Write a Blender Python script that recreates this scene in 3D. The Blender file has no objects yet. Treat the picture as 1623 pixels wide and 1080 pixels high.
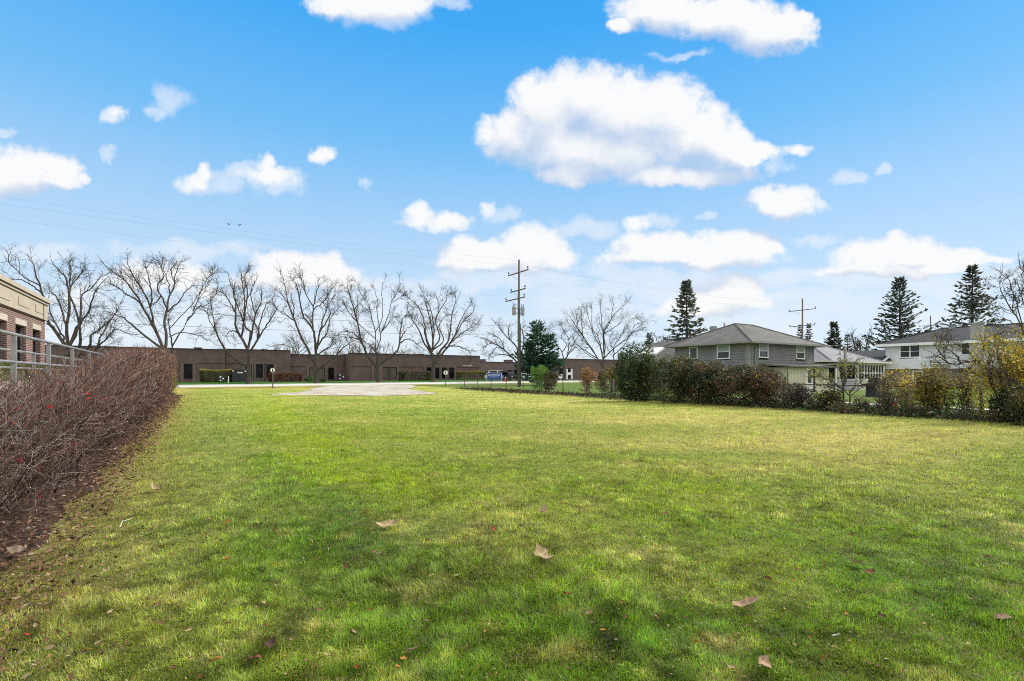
import bpy, math, random
import numpy as np
from mathutils import Vector

random.seed(7)
RNG = np.random.default_rng(11)
SC = bpy.context.scene
COL = SC.collection
F, CX, HZ, EYE = 800.0, 811.5, 596.0, 1.5
TH = math.atan2(.533, .846)          # the street grid is turned 32 degrees from the view
UX, UY = math.cos(TH), math.sin(TH)

# ------------------------------------------------------------------ frame helpers
def gz(Y):
    Y = np.asarray(Y, dtype=float)
    return .0068 * np.clip(Y - 15.0, 0, 95.0)

def W(x, y, Y):
    """photo bearing (x, y) at distance Y -> world point"""
    return np.array([(x - CX) / F * Y, Y, EYE + (HZ - y) / F * Y])

def GP(x, y):
    """where the bearing meets the gently rising ground"""
    t = (y - HZ) / F
    Y = EYE / t
    if Y > 15:
        Y = (EYE + .0068 * 15) / (t + .0068)
    return np.array([(x - CX) / F * Y, Y, float(gz(Y))])

def ab(X, Y):
    return UX * X + UY * Y, -UY * X + UX * Y

def xy(a, b):
    return UX * a - UY * b, UY * a + UX * b

def a_of(px, b):
    k = (px - CX) / F
    Y = b / (UX - UY * k)
    return Y * (UX * k + UY)

def b_of(px, a):
    k = (px - CX) / F
    Y = a / (UX * k + UY)
    return Y * (UX - UY * k)

# ------------------------------------------------------------------ noise
_T = np.random.default_rng(5).random((256, 256))
def vnoise(x, y):
    xi = np.floor(x).astype(int); yi = np.floor(y).astype(int)
    fx = x - xi; fy = y - yi
    fx = fx * fx * (3 - 2 * fx); fy = fy * fy * (3 - 2 * fy)
    a = _T[xi & 255, yi & 255]; b = _T[(xi + 1) & 255, yi & 255]
    c = _T[xi & 255, (yi + 1) & 255]; d = _T[(xi + 1) & 255, (yi + 1) & 255]
    return (a * (1 - fx) + b * fx) * (1 - fy) + (c * (1 - fx) + d * fx) * fy
def fbm(x, y, o=4):
    s = 0; w = 1; t = 0
    for i in range(o):
        s = s + w * vnoise(x * 2 ** i + 17.3 * i, y * 2 ** i + 41.7 * i); t += w; w *= .55
    return s / t
def clump(P, scale, seed):
    r = np.random.default_rng(seed)
    s = 0
    for i in range(7):
        k = r.normal(size=3) * scale
        s = s + np.sin(P @ k + r.random() * 6.28)
    return s / 2.6

# ------------------------------------------------------------------ objects
def tag(o, label=None, cat=None, group=None, kind=None):
    if label: o['label'] = label
    if cat: o['category'] = cat
    if group: o['group'] = group
    if kind: o['kind'] = kind
    return o

def empty(name, loc, rz=0.0, label=None, cat=None, group=None):
    o = bpy.data.objects.new(name, None)
    o.empty_display_size = .3
    COL.objects.link(o); o.location = loc; o.rotation_euler = (0, 0, rz)
    return tag(o, label, cat, group)

def np_mesh(name, V, faces, mat=None, parent=None, col=None, smooth=False):
    """V (n,3); faces: list of int arrays (m,k)"""
    me = bpy.data.meshes.new(name)
    V = np.ascontiguousarray(V, dtype=np.float32)
    me.vertices.add(len(V)); me.vertices.foreach_set('co', V.ravel())
    if isinstance(faces, np.ndarray): faces = [faces]
    faces = [f for f in faces if len(f)]
    flat = np.concatenate([f.ravel() for f in faces]).astype(np.int32)
    tot = np.concatenate([np.full(len(f), f.shape[1]) for f in faces])
    start = np.concatenate([[0], np.cumsum(tot)[:-1]]).astype(np.int32)
    me.loops.add(len(flat)); me.loops.foreach_set('vertex_index', flat)
    me.polygons.add(len(tot)); me.polygons.foreach_set('loop_start', start)
    if smooth: me.polygons.foreach_set('use_smooth', np.ones(len(tot), dtype=bool))
    me.update(calc_edges=True)
    if col is not None:
        at = me.color_attributes.new('tint', 'FLOAT_COLOR', 'POINT')
        c = np.ones((len(V), 4), dtype=np.float32); c[:, :3] = col
        at.data.foreach_set('color', c.ravel())
    o = bpy.data.objects.new(name, me); COL.objects.link(o)
    if mat: me.materials.append(mat)
    if parent is not None: o.parent = parent
    return o

class MB:
    """collects simple solids and links them as one mesh object"""
    def __init__(s): s.v = []; s.f = []
    def add(s, vs, fs):
        n = len(s.v); s.v += [tuple(v) for v in vs]; s.f += [tuple(i + n for i in f) for f in fs]; return s
    def box(s, x0, x1, y0, y1, z0, z1):
        return s.add([(x0,y0,z0),(x1,y0,z0),(x1,y1,z0),(x0,y1,z0),(x0,y0,z1),(x1,y0,z1),(x1,y1,z1),(x0,y1,z1)],
                     [(3,2,1,0),(4,5,6,7),(0,1,5,4),(1,2,6,5),(2,3,7,6),(3,0,4,7)])
    def hexa(s, p):   # 8 points: bottom 4 ccw, top 4 ccw
        return s.add(p, [(3,2,1,0),(4,5,6,7),(0,1,5,4),(1,2,6,5),(2,3,7,6),(3,0,4,7)])
    def prism(s, pts, axis, lo, hi):
        n = len(pts)
        def q(p, t):
            return {'x': (t, p[0], p[1]), 'y': (p[0], t, p[1]), 'z': (p[0], p[1], t)}[axis]
        vs = [q(p, lo) for p in pts] + [q(p, hi) for p in pts]
        fs = [tuple(range(n))[::-1], tuple(range(n, 2 * n))] + [(i, (i + 1) % n, n + (i + 1) % n, n + i) for i in range(n)]
        return s.add(vs, fs)
    def tube(s, p0, p1, r0, r1=None, n=8, caps=True):
        r1 = r0 if r1 is None else r1
        p0 = Vector(p0); p1 = Vector(p1); d = (p1 - p0).normalized()
        a = d.orthogonal().normalized(); b = d.cross(a)
        vs = []
        for p, r in ((p0, r0), (p1, r1)):
            for i in range(n):
                t = 2 * math.pi * i / n
                vs.append(p + a * (r * math.cos(t)) + b * (r * math.sin(t)))
        fs = [(i, (i + 1) % n, n + (i + 1) % n, n + i) for i in range(n)]
        if caps: fs += [tuple(range(n))[::-1], tuple(range(n, 2 * n))]
        return s.add(vs, fs)
    def lathe(s, c, prof, n=12):
        vs = []
        for r, z in prof:
            for i in range(n):
                t = 2 * math.pi * i / n
                vs.append((c[0] + r * math.cos(t), c[1] + r * math.sin(t), c[2] + z))
        fs = []
        for k in range(len(prof) - 1):
            for i in range(n):
                j = (i + 1) % n
                fs.append((k*n+i, k*n+j, (k+1)*n+j, (k+1)*n+i))
        fs += [tuple(range(n))[::-1], tuple(range((len(prof)-1)*n, len(prof)*n))]
        return s.add(vs, fs)
    def build(s, name, mat, parent=None, bevel=0, smooth=False):
        me = bpy.data.meshes.new(name); me.from_pydata(s.v, [], s.f); me.update()
        o = bpy.data.objects.new(name, me); COL.objects.link(o)
        if mat: me.materials.append(mat)
        if parent is not None: o.parent = parent
        if smooth:
            for p in me.polygons: p.use_smooth = True
        if bevel:
            m = o.modifiers.new('bevel', 'BEVEL'); m.width = bevel; m.segments = 2; m.limit_method = 'ANGLE'
        return o

# ------------------------------------------------------------------ materials
def newmat(name):
    m = bpy.data.materials.new(name); m.use_nodes = True
    nt = m.node_tree
    b = nt.nodes['Principled BSDF']; b.inputs['Roughness'].default_value = .8
    b.inputs['Specular IOR Level'].default_value = .25
    return m, nt, b
def N(nt, t, **kw):
    n = nt.nodes.new(t)
    for k, v in kw.items(): setattr(n, k, v)
    return n
def ramp(nt, fac, stops):
    r = N(nt, 'ShaderNodeValToRGB')
    e = r.color_ramp.elements
    while len(e) < len(stops): e.new(.5)
    for el, (p, c) in zip(e, stops):
        el.position = p; el.color = (*c, 1)
    nt.links.new(fac, r.inputs[0]); return r.outputs[0]
def noise(nt, vec, scale, detail=4, rough=.55):
    n = N(nt, 'ShaderNodeTexNoise'); n.inputs['Scale'].default_value = scale
    n.inputs['Detail'].default_value = detail; n.inputs['Roughness'].default_value = rough
    if vec is not None: nt.links.new(vec, n.inputs['Vector'])
    return n
def bump(nt, b, h, strength=.3, dist=.02):
    n = N(nt, 'ShaderNodeBump'); n.inputs['Strength'].default_value = strength; n.inputs['Distance'].default_value = dist
    nt.links.new(h, n.inputs['Height']); nt.links.new(n.outputs[0], b.inputs['Normal'])
def simple(name, c, rough=.7, var=.25, scale=6, metal=0, bumps=0):
    m, nt, b = newmat(name)
    tc = N(nt, 'ShaderNodeTexCoord').outputs['Object']
    n = noise(nt, tc, scale, 5)
    lo = [x * (1 - var) for x in c]; hi = [min(1, x * (1 + var)) for x in c]
    nt.links.new(ramp(nt, n.outputs[0], [(.3, lo), (.7, hi)]), b.inputs['Base Color'])
    b.inputs['Roughness'].default_value = rough; b.inputs['Metallic'].default_value = metal
    if bumps: bump(nt, b, noise(nt, tc, scale * 6, 4).outputs[0], bumps)
    return m
def attr_mat(name, trans=.35, rough=.7, spec=.2, var=.0):
    m, nt, b = newmat(name)
    at = N(nt, 'ShaderNodeAttribute', attribute_name='tint')
    nt.links.new(at.outputs['Color'], b.inputs['Base Color'])
    b.inputs['Roughness'].default_value = rough; b.inputs['Specular IOR Level'].default_value = spec
    if trans:
        t = N(nt, 'ShaderNodeBsdfTranslucent'); mx = N(nt, 'ShaderNodeMixShader')
        nt.links.new(at.outputs['Color'], t.inputs['Color'])
        mx.inputs[0].default_value = trans
        nt.links.new(b.outputs[0], mx.inputs[1]); nt.links.new(t.outputs[0], mx.inputs[2])
        nt.links.new(mx.outputs[0], nt.nodes['Material Output'].inputs['Surface'])
    return m
def brick_mat(name, c1, c2, mortar, bw=.2, bh=.075, mort=.012, var=.3, wall=None):
    m, nt, b = newmat(name)
    tc = N(nt, 'ShaderNodeTexCoord').outputs['Object']
    sp = N(nt, 'ShaderNodeSeparateXYZ'); nt.links.new(tc, sp.inputs[0])
    ad = N(nt, 'ShaderNodeMath', operation='ADD'); nt.links.new(sp.outputs[0], ad.inputs[0]); nt.links.new(sp.outputs[1], ad.inputs[1])
    cb = N(nt, 'ShaderNodeCombineXYZ'); nt.links.new(ad.outputs[0], cb.inputs[0]); nt.links.new(sp.outputs[2], cb.inputs[1])
    br = N(nt, 'ShaderNodeTexBrick'); nt.links.new(cb.outputs[0], br.inputs['Vector'])
    br.inputs['Scale'].default_value = 1.0
    br.inputs['Brick Width'].default_value = bw; br.inputs['Row Height'].default_value = bh
    br.inputs['Mortar Size'].default_value = mort; br.inputs['Color1'].default_value = (*c1, 1)
    br.inputs['Color2'].default_value = (*c2, 1); br.inputs['Mortar'].default_value = (*mortar, 1)
    br.inputs['Bias'].default_value = 0
    n = noise(nt, cb.outputs[0], .6, 5, .6)
    mx = N(nt, 'ShaderNodeMix', data_type='RGBA', blend_type='MULTIPLY'); mx.inputs['Factor'].default_value = 1
    nt.links.new(br.outputs['Color'], mx.inputs['A'])
    nt.links.new(ramp(nt, n.outputs[0], [(.25, (1 - var,) * 3), (.75, (1 + var * .3,) * 3)]), mx.inputs['B'])
    nt.links.new(mx.outputs['Result'], b.inputs['Base Color'])
    inv = N(nt, 'ShaderNodeMath', operation='SUBTRACT'); inv.inputs[0].default_value = 1
    nt.links.new(br.outputs['Fac'], inv.inputs[1]); bump(nt, b, inv.outputs[0], .5, .01)
    b.inputs['Roughness'].default_value = .9
    return m
def glass_mat(name, c=(.02, .025, .03), rough=.08):
    m, nt, b = newmat(name)
    tc = N(nt, 'ShaderNodeTexCoord').outputs['Object']
    n = noise(nt, tc, 1.3, 3)
    nt.links.new(ramp(nt, n.outputs[0], [(.35, [x * .6 for x in c]), (.7, [x * 1.8 for x in c])]), b.inputs['Base Color'])
    b.inputs['Roughness'].default_value = rough; b.inputs['Specular IOR Level'].default_value = .5
    return m
def shingle_mat(name, c, var=.3):
    m, nt, b = newmat(name)
    tc = N(nt, 'ShaderNodeTexCoord').outputs['Object']
    br = N(nt, 'ShaderNodeTexBrick')
    sp = N(nt, 'ShaderNodeSeparateXYZ'); nt.links.new(tc, sp.inputs[0])
    ad = N(nt, 'ShaderNodeMath', operation='ADD'); nt.links.new(sp.outputs[0], ad.inputs[0]); nt.links.new(sp.outputs[1], ad.inputs[1])
    cb = N(nt, 'ShaderNodeCombineXYZ'); nt.links.new(ad.outputs[0], cb.inputs[0]); nt.links.new(sp.outputs[2], cb.inputs[1])
    nt.links.new(cb.outputs[0], br.inputs['Vector']); br.inputs['Scale'].default_value = 1
    br.inputs['Brick Width'].default_value = .3; br.inputs['Row Height'].default_value = .075; br.inputs['Mortar Size'].default_value = .006
    br.inputs['Color1'].default_value = (*[x * 1.12 for x in c], 1); br.inputs['Color2'].default_value = (*[x * .8 for x in c], 1)
    br.inputs['Mortar'].default_value = (*[x * .5 for x in c], 1)
    n = noise(nt, tc, .9, 6, .65)
    n2 = noise(nt, tc, 25, 3)
    mx = N(nt, 'ShaderNodeMix', data_type='RGBA', blend_type='MULTIPLY'); mx.inputs['Factor'].default_value = 1
    nt.links.new(br.outputs['Color'], mx.inputs['A'])
    nt.links.new(ramp(nt, n.outputs[0], [(.3, (1 - var,) * 3), (.7, (1 + var * .6,) * 3)]), mx.inputs['B'])
    mx2 = N(nt, 'ShaderNodeMix', data_type='RGBA', blend_type='MULTIPLY'); mx2.inputs['Factor'].default_value = 1
    nt.links.new(mx.outputs['Result'], mx2.inputs['A'])
    nt.links.new(ramp(nt, n2.outputs[0], [(.3, (.75,) * 3), (.7, (1.15,) * 3)]), mx2.inputs['B'])
    nt.links.new(mx2.outputs['Result'], b.inputs['Base Color']); b.inputs['Roughness'].default_value = .95
    return m

M = {}
M['leaf'] = attr_mat('leaf_surface', .42, .5, .3)
M['blade'] = attr_mat('grass_blade', .4, .55, .3)
M['twig'] = attr_mat('twig_surface', 0, .85, .15)
M['dry_leaf'] = attr_mat('dry_leaf_surface', .2, .8, .15)
M['bark'] = simple('bark', (.072, .061, .051), .95, .4, 3, bumps=.5)
M['bark_grey'] = simple('weathered_pole_wood', (.115, .102, .088), .95, .3, 4, bumps=.4)
M['galv'] = simple('galvanised_steel', (.27, .27, .265), .5, .2, 5, .3)
M['rust'] = simple('rusty_steel', (.10, .055, .04), .9, .4, 8)
M['white'] = simple('white_paint', (.74, .74, .72), .6, .06, 2)
M['offwhite'] = simple('weathered_white_paint', (.62, .61, .58), .7, .14, 2)
M['black'] = simple('black_plastic', (.012, .012, .013), .5, .3, 4)
M['charcoal'] = simple('charcoal_paint', (.035, .036, .040), .6, .2, 2)
M['glass'] = glass_mat('window_glass')
M['glass_dark'] = glass_mat('dark_tinted_glass', (.008, .008, .008), .12)
M['glass_dark'].node_tree.nodes['Principled BSDF'].inputs['Specular IOR Level'].default_value = .15
M['cornice'] = simple('cream_stucco', (.43, .365, .275), .9, .08, 2, bumps=.1)
M['groove'] = simple('brown_sealant_joint', (.05, .04, .035), .9, .2, 2)
M['lintel'] = simple('cream_limestone', (.50, .44, .35), .9, .12, 3, bumps=.1)
M['stone'] = brick_mat('pale_split_stone', (.55, .48, .40), (.42, .36, .30), (.22, .19, .17), .4, .2, .015)
M['brick'] = brick_mat('red_brick', (.20, .078, .056), (.13, .052, .040), (.36, .30, .255), .2, .085, .016)
M['office_brick'] = brick_mat('dark_brown_brick', (.148, .104, .093), (.122, .087, .079), (.136, .108, .097), .3, .1, .012, .32)
M['office_grey'] = brick_mat('grey_brown_brick', (.17, .128, .115), (.14, .106, .096), (.15, .122, .11), .3, .1, .012, .28)
M['office_trim'] = simple('dark_brown_trim', (.045, .034, .030), .8, .2, 2)
M['pilaster'] = simple('brown_precast', (.15, .115, .103), .9, .12, 2)
M['olive'] = simple('olive_window_shade', (.12, .11, .085), .7, .1, 2)
M['siding_grey'] = simple('grey_wood_siding', (.192, .192, .200), .8, .16, 1.6)
M['grey_trim'] = simple('grey_trim_board', (.24, .232, .226), .8, .1, 2)
M['roof_grey'] = shingle_mat('grey_asphalt_shingles', (.155, .148, .138))
M['roof_light'] = shingle_mat('pale_grey_shingles', (.27, .27, .285), .15)
M['roof_dark'] = shingle_mat('black_asphalt_shingles', (.045, .047, .055), .2)
M['siding_white'] = simple('white_aluminium_siding', (.68, .69, .71), .6, .06, 1.2)
M['tan_brick'] = brick_mat('tan_brick', (.26, .19, .13), (.20, .145, .10), (.3, .27, .23))
M['grey_brick'] = brick_mat('pale_grey_brick', (.40, .38, .35), (.32, .30, .28), (.42, .4, .38))
M['cream'] = simple('faded_cream_panel', (.50, .48, .38), .8, .12, 2)
M['road'] = simple('pale_concrete_road', (.52, .50, .46), .9, .10, .8, bumps=.1)
M['pad'] = None
M['blue'] = simple('blue_sign_paint', (.025, .085, .33), .5, .15, 1.5)
M['red'] = simple('red_paint', (.55, .035, .03), .5, .15, 4)
M['tyre'] = simple('tyre_rubber', (.02, .02, .02), .9, .2, 5)
M['wire'] = simple('weathered_cable', (.06, .06, .065), .7, .2, 2)
M['path'] = simple('pale_stone_path', (.48, .45, .42), .9, .2, 2)
SUN_E, SUN_ANG, EXPO, SKY_S = 2.6, 3.0, .8, .1
SKY_TINT = (.45, .75, 1.0)
SKY_STOPS = [(0, (.82, .89, .96)), (.13, (.64, .80, .96)), (.28, (.41, .67, .96)), (.41, (.19, .54, .955)), (.57, (.055, .41, .93)), (.9, (.03, .30, .80))]
CLOUD_LO, CLOUD_HI, CLOUD_MID = (3.55, 3.85, 4.55), (5.5, 5.55, 5.6), (4.9, 5.2, 5.6)
CLOUD_FILL = (9.5, 9.2, 8.7)
# ------------------------------------------------------------------ camera, light, sky
cam = bpy.data.cameras.new('camera'); cam.sensor_width = 36; cam.lens = 36 * F / 1623.0
cam.shift_y = (HZ - 540) / 1623.0; cam.clip_start = .05; cam.clip_end = 6000
co = bpy.data.objects.new('camera', cam); COL.objects.link(co)
co.location = (0, 0, EYE); co.rotation_euler = (math.radians(90), 0, 0); SC.camera = co

SUN_EL, SUN_AZ = math.radians(38), math.radians(63)      # azimuth measured from +Y towards +X
sd = Vector((math.sin(SUN_AZ) * math.cos(SUN_EL), math.cos(SUN_AZ) * math.cos(SUN_EL), math.sin(SUN_EL)))
sun = bpy.data.lights.new('sun', 'SUN'); sun.energy = SUN_E; sun.angle = math.radians(SUN_ANG); sun.color = (1, .95, .87)
so = bpy.data.objects.new('sun', sun); COL.objects.link(so); so.location = (30, 15, 40)
so.rotation_euler = sd.to_track_quat('Z', 'Y').to_euler()

SC.view_settings.view_transform = 'Standard'; SC.view_settings.look = 'None'
SC.view_settings.exposure = EXPO; SC.view_settings.gamma = 1
SC.render.engine = 'CYCLES'
SC.cycles.max_bounces = 6; SC.cycles.diffuse_bounces = 3; SC.cycles.glossy_bounces = 2
SC.cycles.transmission_bounces = 3; SC.cycles.caustics_reflective = False; SC.cycles.caustics_refractive = False
SC.cycles.use_denoising = False
SC.cycles.pixel_filter_type = 'BLACKMAN_HARRIS'; SC.cycles.filter_width = 1.0
try: SC.cycles.denoiser = 'OPENIMAGEDENOISE'
except Exception: pass

wd = bpy.data.worlds.new('World'); SC.world = wd; wd.use_nodes = True
nt = wd.node_tree; nt.nodes.clear()
L = nt.links.new
def math_n(op, a, b=None, c=None, tree=None):
    n = N(tree or nt, 'ShaderNodeMath', operation=op)
    lk = (tree or nt).links.new
    for i, v in enumerate((a, b, c)):
        if v is None: continue
        if isinstance(v, (int, float)): n.inputs[i].default_value = v
        else: lk(v, n.inputs[i])
    return n.outputs[0]
def vec_n(op, a, b=None, c=None, tree=None):
    n = N(tree or nt, 'ShaderNodeVectorMath', operation=op)
    lk = (tree or nt).links.new
    for i, v in enumerate((a, b, c)):
        if v is None: continue
        if isinstance(v, tuple): n.inputs[i].default_value = v
        else: lk(v, n.inputs[i])
    return n.outputs['Value'] if op in ('DOT_PRODUCT', 'LENGTH') else n.outputs[0]

# each cloud: bearing and half-size of its lobes on the sky (x, y, rx, ry)
LOBE = 1.1
CLOUDS = [
 (812,215,52,46),(868,180,62,62),(925,160,62,62),(985,178,75,66),(1058,185,66,60),(1118,215,66,50),(960,235,165,44),
 (1165,240,48,34),(1090,278,112,20),(1205,236,40,20,0.2),(905,272,62,22),(1262,236,40,15,0.6),
 (1050,15,80,34),(1140,28,85,38),(1215,48,72,42),(985,42,26,12),(1262,36,34,18),
 (590,2,92,30),
 (182,178,32,18,0.45),(28,268,78,38),(-30,285,70,34),(92,278,34,24),(128,286,18,11,0.6),
 (305,290,44,19,0.4),(330,278,22,18,0.4),(428,278,56,17,0.3),(420,258,20,14,0.5),(510,248,29,13,0.4),
 (672,340,40,21,0.3),(715,350,40,17,0.3),(775,333,25,16,0.6),
 (760,400,62,28),(840,392,58,34),(800,415,110,20),(885,405,34,20),
 (1235,322,54,27),(1288,328,30,14,0.5),
 (1004,350,33,17,0.4),(1020,392,50,28),(1090,396,70,28),(1170,392,64,25),(1100,410,140,14),(1215,394,28,15),
 (1160,462,56,33),(1120,478,50,26),(1200,478,34,20,0.4),(1095,492,60,14),
 (1390,408,66,28),(1440,398,58,26),(1500,410,66,18),(1420,428,120,12),(1570,412,40,10,0.5),
 (440,420,44,26),(490,428,58,30),(535,436,40,20),(470,446,110,16),
 (230,436,54,30,0.3),(285,440,48,28,0.2),(190,452,70,24,0.7),(120,470,80,30,0.8),(320,470,60,22,0.6),
]
FAINT = [
 (820,440,120,16),(1130,445,130,16),(1400,440,160,18),(980,460,160,16),(640,450,90,14),(1250,470,120,14),(860,380,40,10),(1300,385,60,10),(300,395,120,14),(60,400,90,14),(560,470,80,18),
 (272,160,30,28),(255,180,20,14),(345,292,44,16),(445,300,36,13),(378,272,30,12),(176,245,13,8),(582,298,12,9),(610,20,60,26),(720,8,28,12),
 (5,210,22,8),(922,358,46,16),(655,352,28,10),(800,345,26,14),(955,430,36,16),(1042,440,56,17),(985,446,46,12),(890,440,44,12),
 (1230,265,24,9),(1350,278,34,9),(1413,268,14,8),(1080,85,46,8),(1045,352,30,13),(780,450,70,14),(900,475,90,16),(720,435,40,12),
 (1310,470,90,18),(1250,440,60,14),(1480,455,120,22),(1330,480,120,24),(620,480,120,30),(560,520,160,30),(380,500,150,40),(700,520,120,30),
 (120,520,200,40),(950,500,120,26),(1180,510,140,26),(1500,500,120,26),(1600,440,60,16),(300,520,150,40),(1040,470,60,18),(1125,345,14,6),
]
grp = bpy.data.node_groups.new('cloud_density', 'ShaderNodeTree')
grp.interface.new_socket('P', in_out='INPUT', socket_type='NodeSocketVector')
grp.interface.new_socket('Solid', in_out='OUTPUT', socket_type='NodeSocketFloat')
grp.interface.new_socket('Soft', in_out='OUTPUT', socket_type='NodeSocketFloat')
gi = grp.nodes.new('NodeGroupInput'); go = grp.nodes.new('NodeGroupOutput')
def blobs(lst, P, k):
    acc = None
    for (x, y, rx, ry, *thin) in lst:
        ru, rv = rx / F, ry / F
        cu, cv = (x - CX) / F, (HZ - y) / F
        ru *= LOBE; rv *= LOBE
        q = vec_n('MULTIPLY_ADD', P, (1 / ru, 1 / rv, 0), (-cu / ru, -cv / rv, 0), tree=grp if k else nt)
        d = vec_n('DOT_PRODUCT', q, q, tree=grp if k else nt)
        if thin: d = math_n('ADD', d, thin[0], tree=grp if k else nt)
        acc = d if acc is None else math_n('SMOOTH_MIN', acc, d, .35, tree=grp if k else nt)
    return acc
wn = noise(grp, gi.outputs['P'], 11, 4, .6)
wv = vec_n('SUBTRACT', wn.outputs['Color'], (.5, .5, .5), tree=grp)
Pw = vec_n('MULTIPLY_ADD', wv, (.085, .060, 0), gi.outputs['P'], tree=grp)
r2 = blobs(CLOUDS, Pw, 1)
# clouds are puffed finely at their rim
fn = noise(grp, gi.outputs['P'], 24, 6, .62)
fo = math_n('MULTIPLY_ADD', fn.outputs[0], 1.75, -.90, tree=grp)
dn = math_n('ADD', math_n('SUBTRACT', 1.0, math_n('MINIMUM', r2, 4.0, tree=grp), tree=grp), fo, tree=grp)
grp.links.new(dn, go.inputs['Solid'])
mn = noise(grp, gi.outputs['P'], 12, 4, .55)
sf = math_n('ADD', math_n('SUBTRACT', 1.0, math_n('MINIMUM', r2, 3.0, tree=grp), tree=grp), math_n('MULTIPLY_ADD', mn.outputs[0], .95, -.47, tree=grp), tree=grp)
grp.links.new(sf, go.inputs['Soft'])

tc = N(nt, 'ShaderNodeTexCoord')
sp = N(nt, 'ShaderNodeSeparateXYZ'); L(tc.outputs['Generated'], sp.inputs[0])
yy = math_n('MAXIMUM', sp.outputs[1], .03)
cb = N(nt, 'ShaderNodeCombineXYZ')
L(math_n('DIVIDE', sp.outputs[0], yy), cb.inputs[0]); L(math_n('DIVIDE', sp.outputs[2], yy), cb.inputs[1])
P0 = cb.outputs[0]
g1 = N(nt, 'ShaderNodeGroup'); g1.node_tree = grp; L(P0, g1.inputs[0])
g2 = N(nt, 'ShaderNodeGroup'); g2.node_tree = grp; L(vec_n('ADD', P0, (.016, .050, 0)), g2.inputs[0])
def sstep(v, lo, hi, o0=0, o1=1):
    n = N(nt, 'ShaderNodeMapRange', interpolation_type='SMOOTHSTEP')
    L(v, n.inputs['Value'])
    n.inputs['From Min'].default_value = lo; n.inputs['From Max'].default_value = hi
    n.inputs['To Min'].default_value = o0; n.inputs['To Max'].default_value = o1
    return n.outputs[0]
alpha = sstep(g1.outputs['Solid'], -.30, .60)
ds = math_n('SUBTRACT', g1.outputs['Soft'], g2.outputs['Soft'])
df = math_n('SUBTRACT', g1.outputs['Solid'], g2.outputs['Solid'])
lit = sstep(math_n('MULTIPLY_ADD', df, .12, ds), -.80, .56)
alpha = math_n('MULTIPLY', alpha, math_n('MULTIPLY_ADD', lit, .38, .62))
fn2 = noise(nt, P0, 16, 5, .62)
fw = noise(nt, P0, 13, 4, .6)
Pf = vec_n('MULTIPLY_ADD', vec_n('SUBTRACT', fw.outputs['Color'], (.5, .5, .5)), (.11, .07, 0), P0)
fr = math_n('SUBTRACT', 1.0, math_n('MINIMUM', blobs(FAINT, Pf, 0), 3.0))
fa = sstep(math_n('ADD', fr, math_n('MULTIPLY_ADD', fn2.outputs[0], 2.2, -1.1)), -.4, 1.2, 0, .60)
sky = N(nt, 'ShaderNodeTexSky', sky_type='NISHITA'); sky.sun_disc = False
sky.sun_elevation = SUN_EL; sky.sun_rotation = SUN_AZ; sky.altitude = 200
sky.air_density = 1.0; sky.dust_density = .6; sky.ozone_density = 2.0
def mixc(fac, a, b, blend='MIX'):
    n = N(nt, 'ShaderNodeMix', data_type='RGBA', blend_type=blend); n.clamp_result = False
    for s, v in (('Factor', fac), ('A', a), ('B', b)):
        if isinstance(v, (int, float)): n.inputs[s].default_value = v
        elif isinstance(v, tuple): n.inputs[s].default_value = (*v, 1)
        else: L(v, n.inputs[s])
    return n.outputs['Result']
grad = ramp(nt, math_n('MAXIMUM', sp.outputs[2], 0.0), SKY_STOPS)
grad = mixc(1.0, grad, (10 / 2 ** EXPO,) * 3, 'MULTIPLY')
skn = mixc(1.0, sky.outputs[0], SKY_TINT, 'MULTIPLY')
skc = mixc(.06, grad, skn)
cl_col = mixc(lit, CLOUD_LO, CLOUD_HI)
skc = mixc(fa, skc, CLOUD_MID)
skc = mixc(alpha, skc, cl_col)
# unseen bank of bright cloud added overhead and behind the viewer as fill light
fn3 = noise(nt, tc.outputs['Generated'], 2.2, 4, .55)
hi_ = sstep(sp.outputs[2], .66, .86); bk = sstep(sp.outputs[1], .10, -.35)
up_ = sstep(sp.outputs[2], .0, .12)
ov = math_n('MULTIPLY', math_n('MULTIPLY', math_n('MAXIMUM', hi_, bk), up_), sstep(fn3.outputs[0], .30, .55, .45, 1))
skc = mixc(ov, skc, CLOUD_FILL)
bg = N(nt, 'ShaderNodeBackground'); L(skc, bg.inputs[0]); bg.inputs[1].default_value = SKY_S
ow = N(nt, 'ShaderNodeOutputWorld'); L(bg.outputs[0], ow.inputs[0])
wd.cycles.sampling_method = 'MANUAL'; wd.cycles.sample_map_resolution = 512
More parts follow.
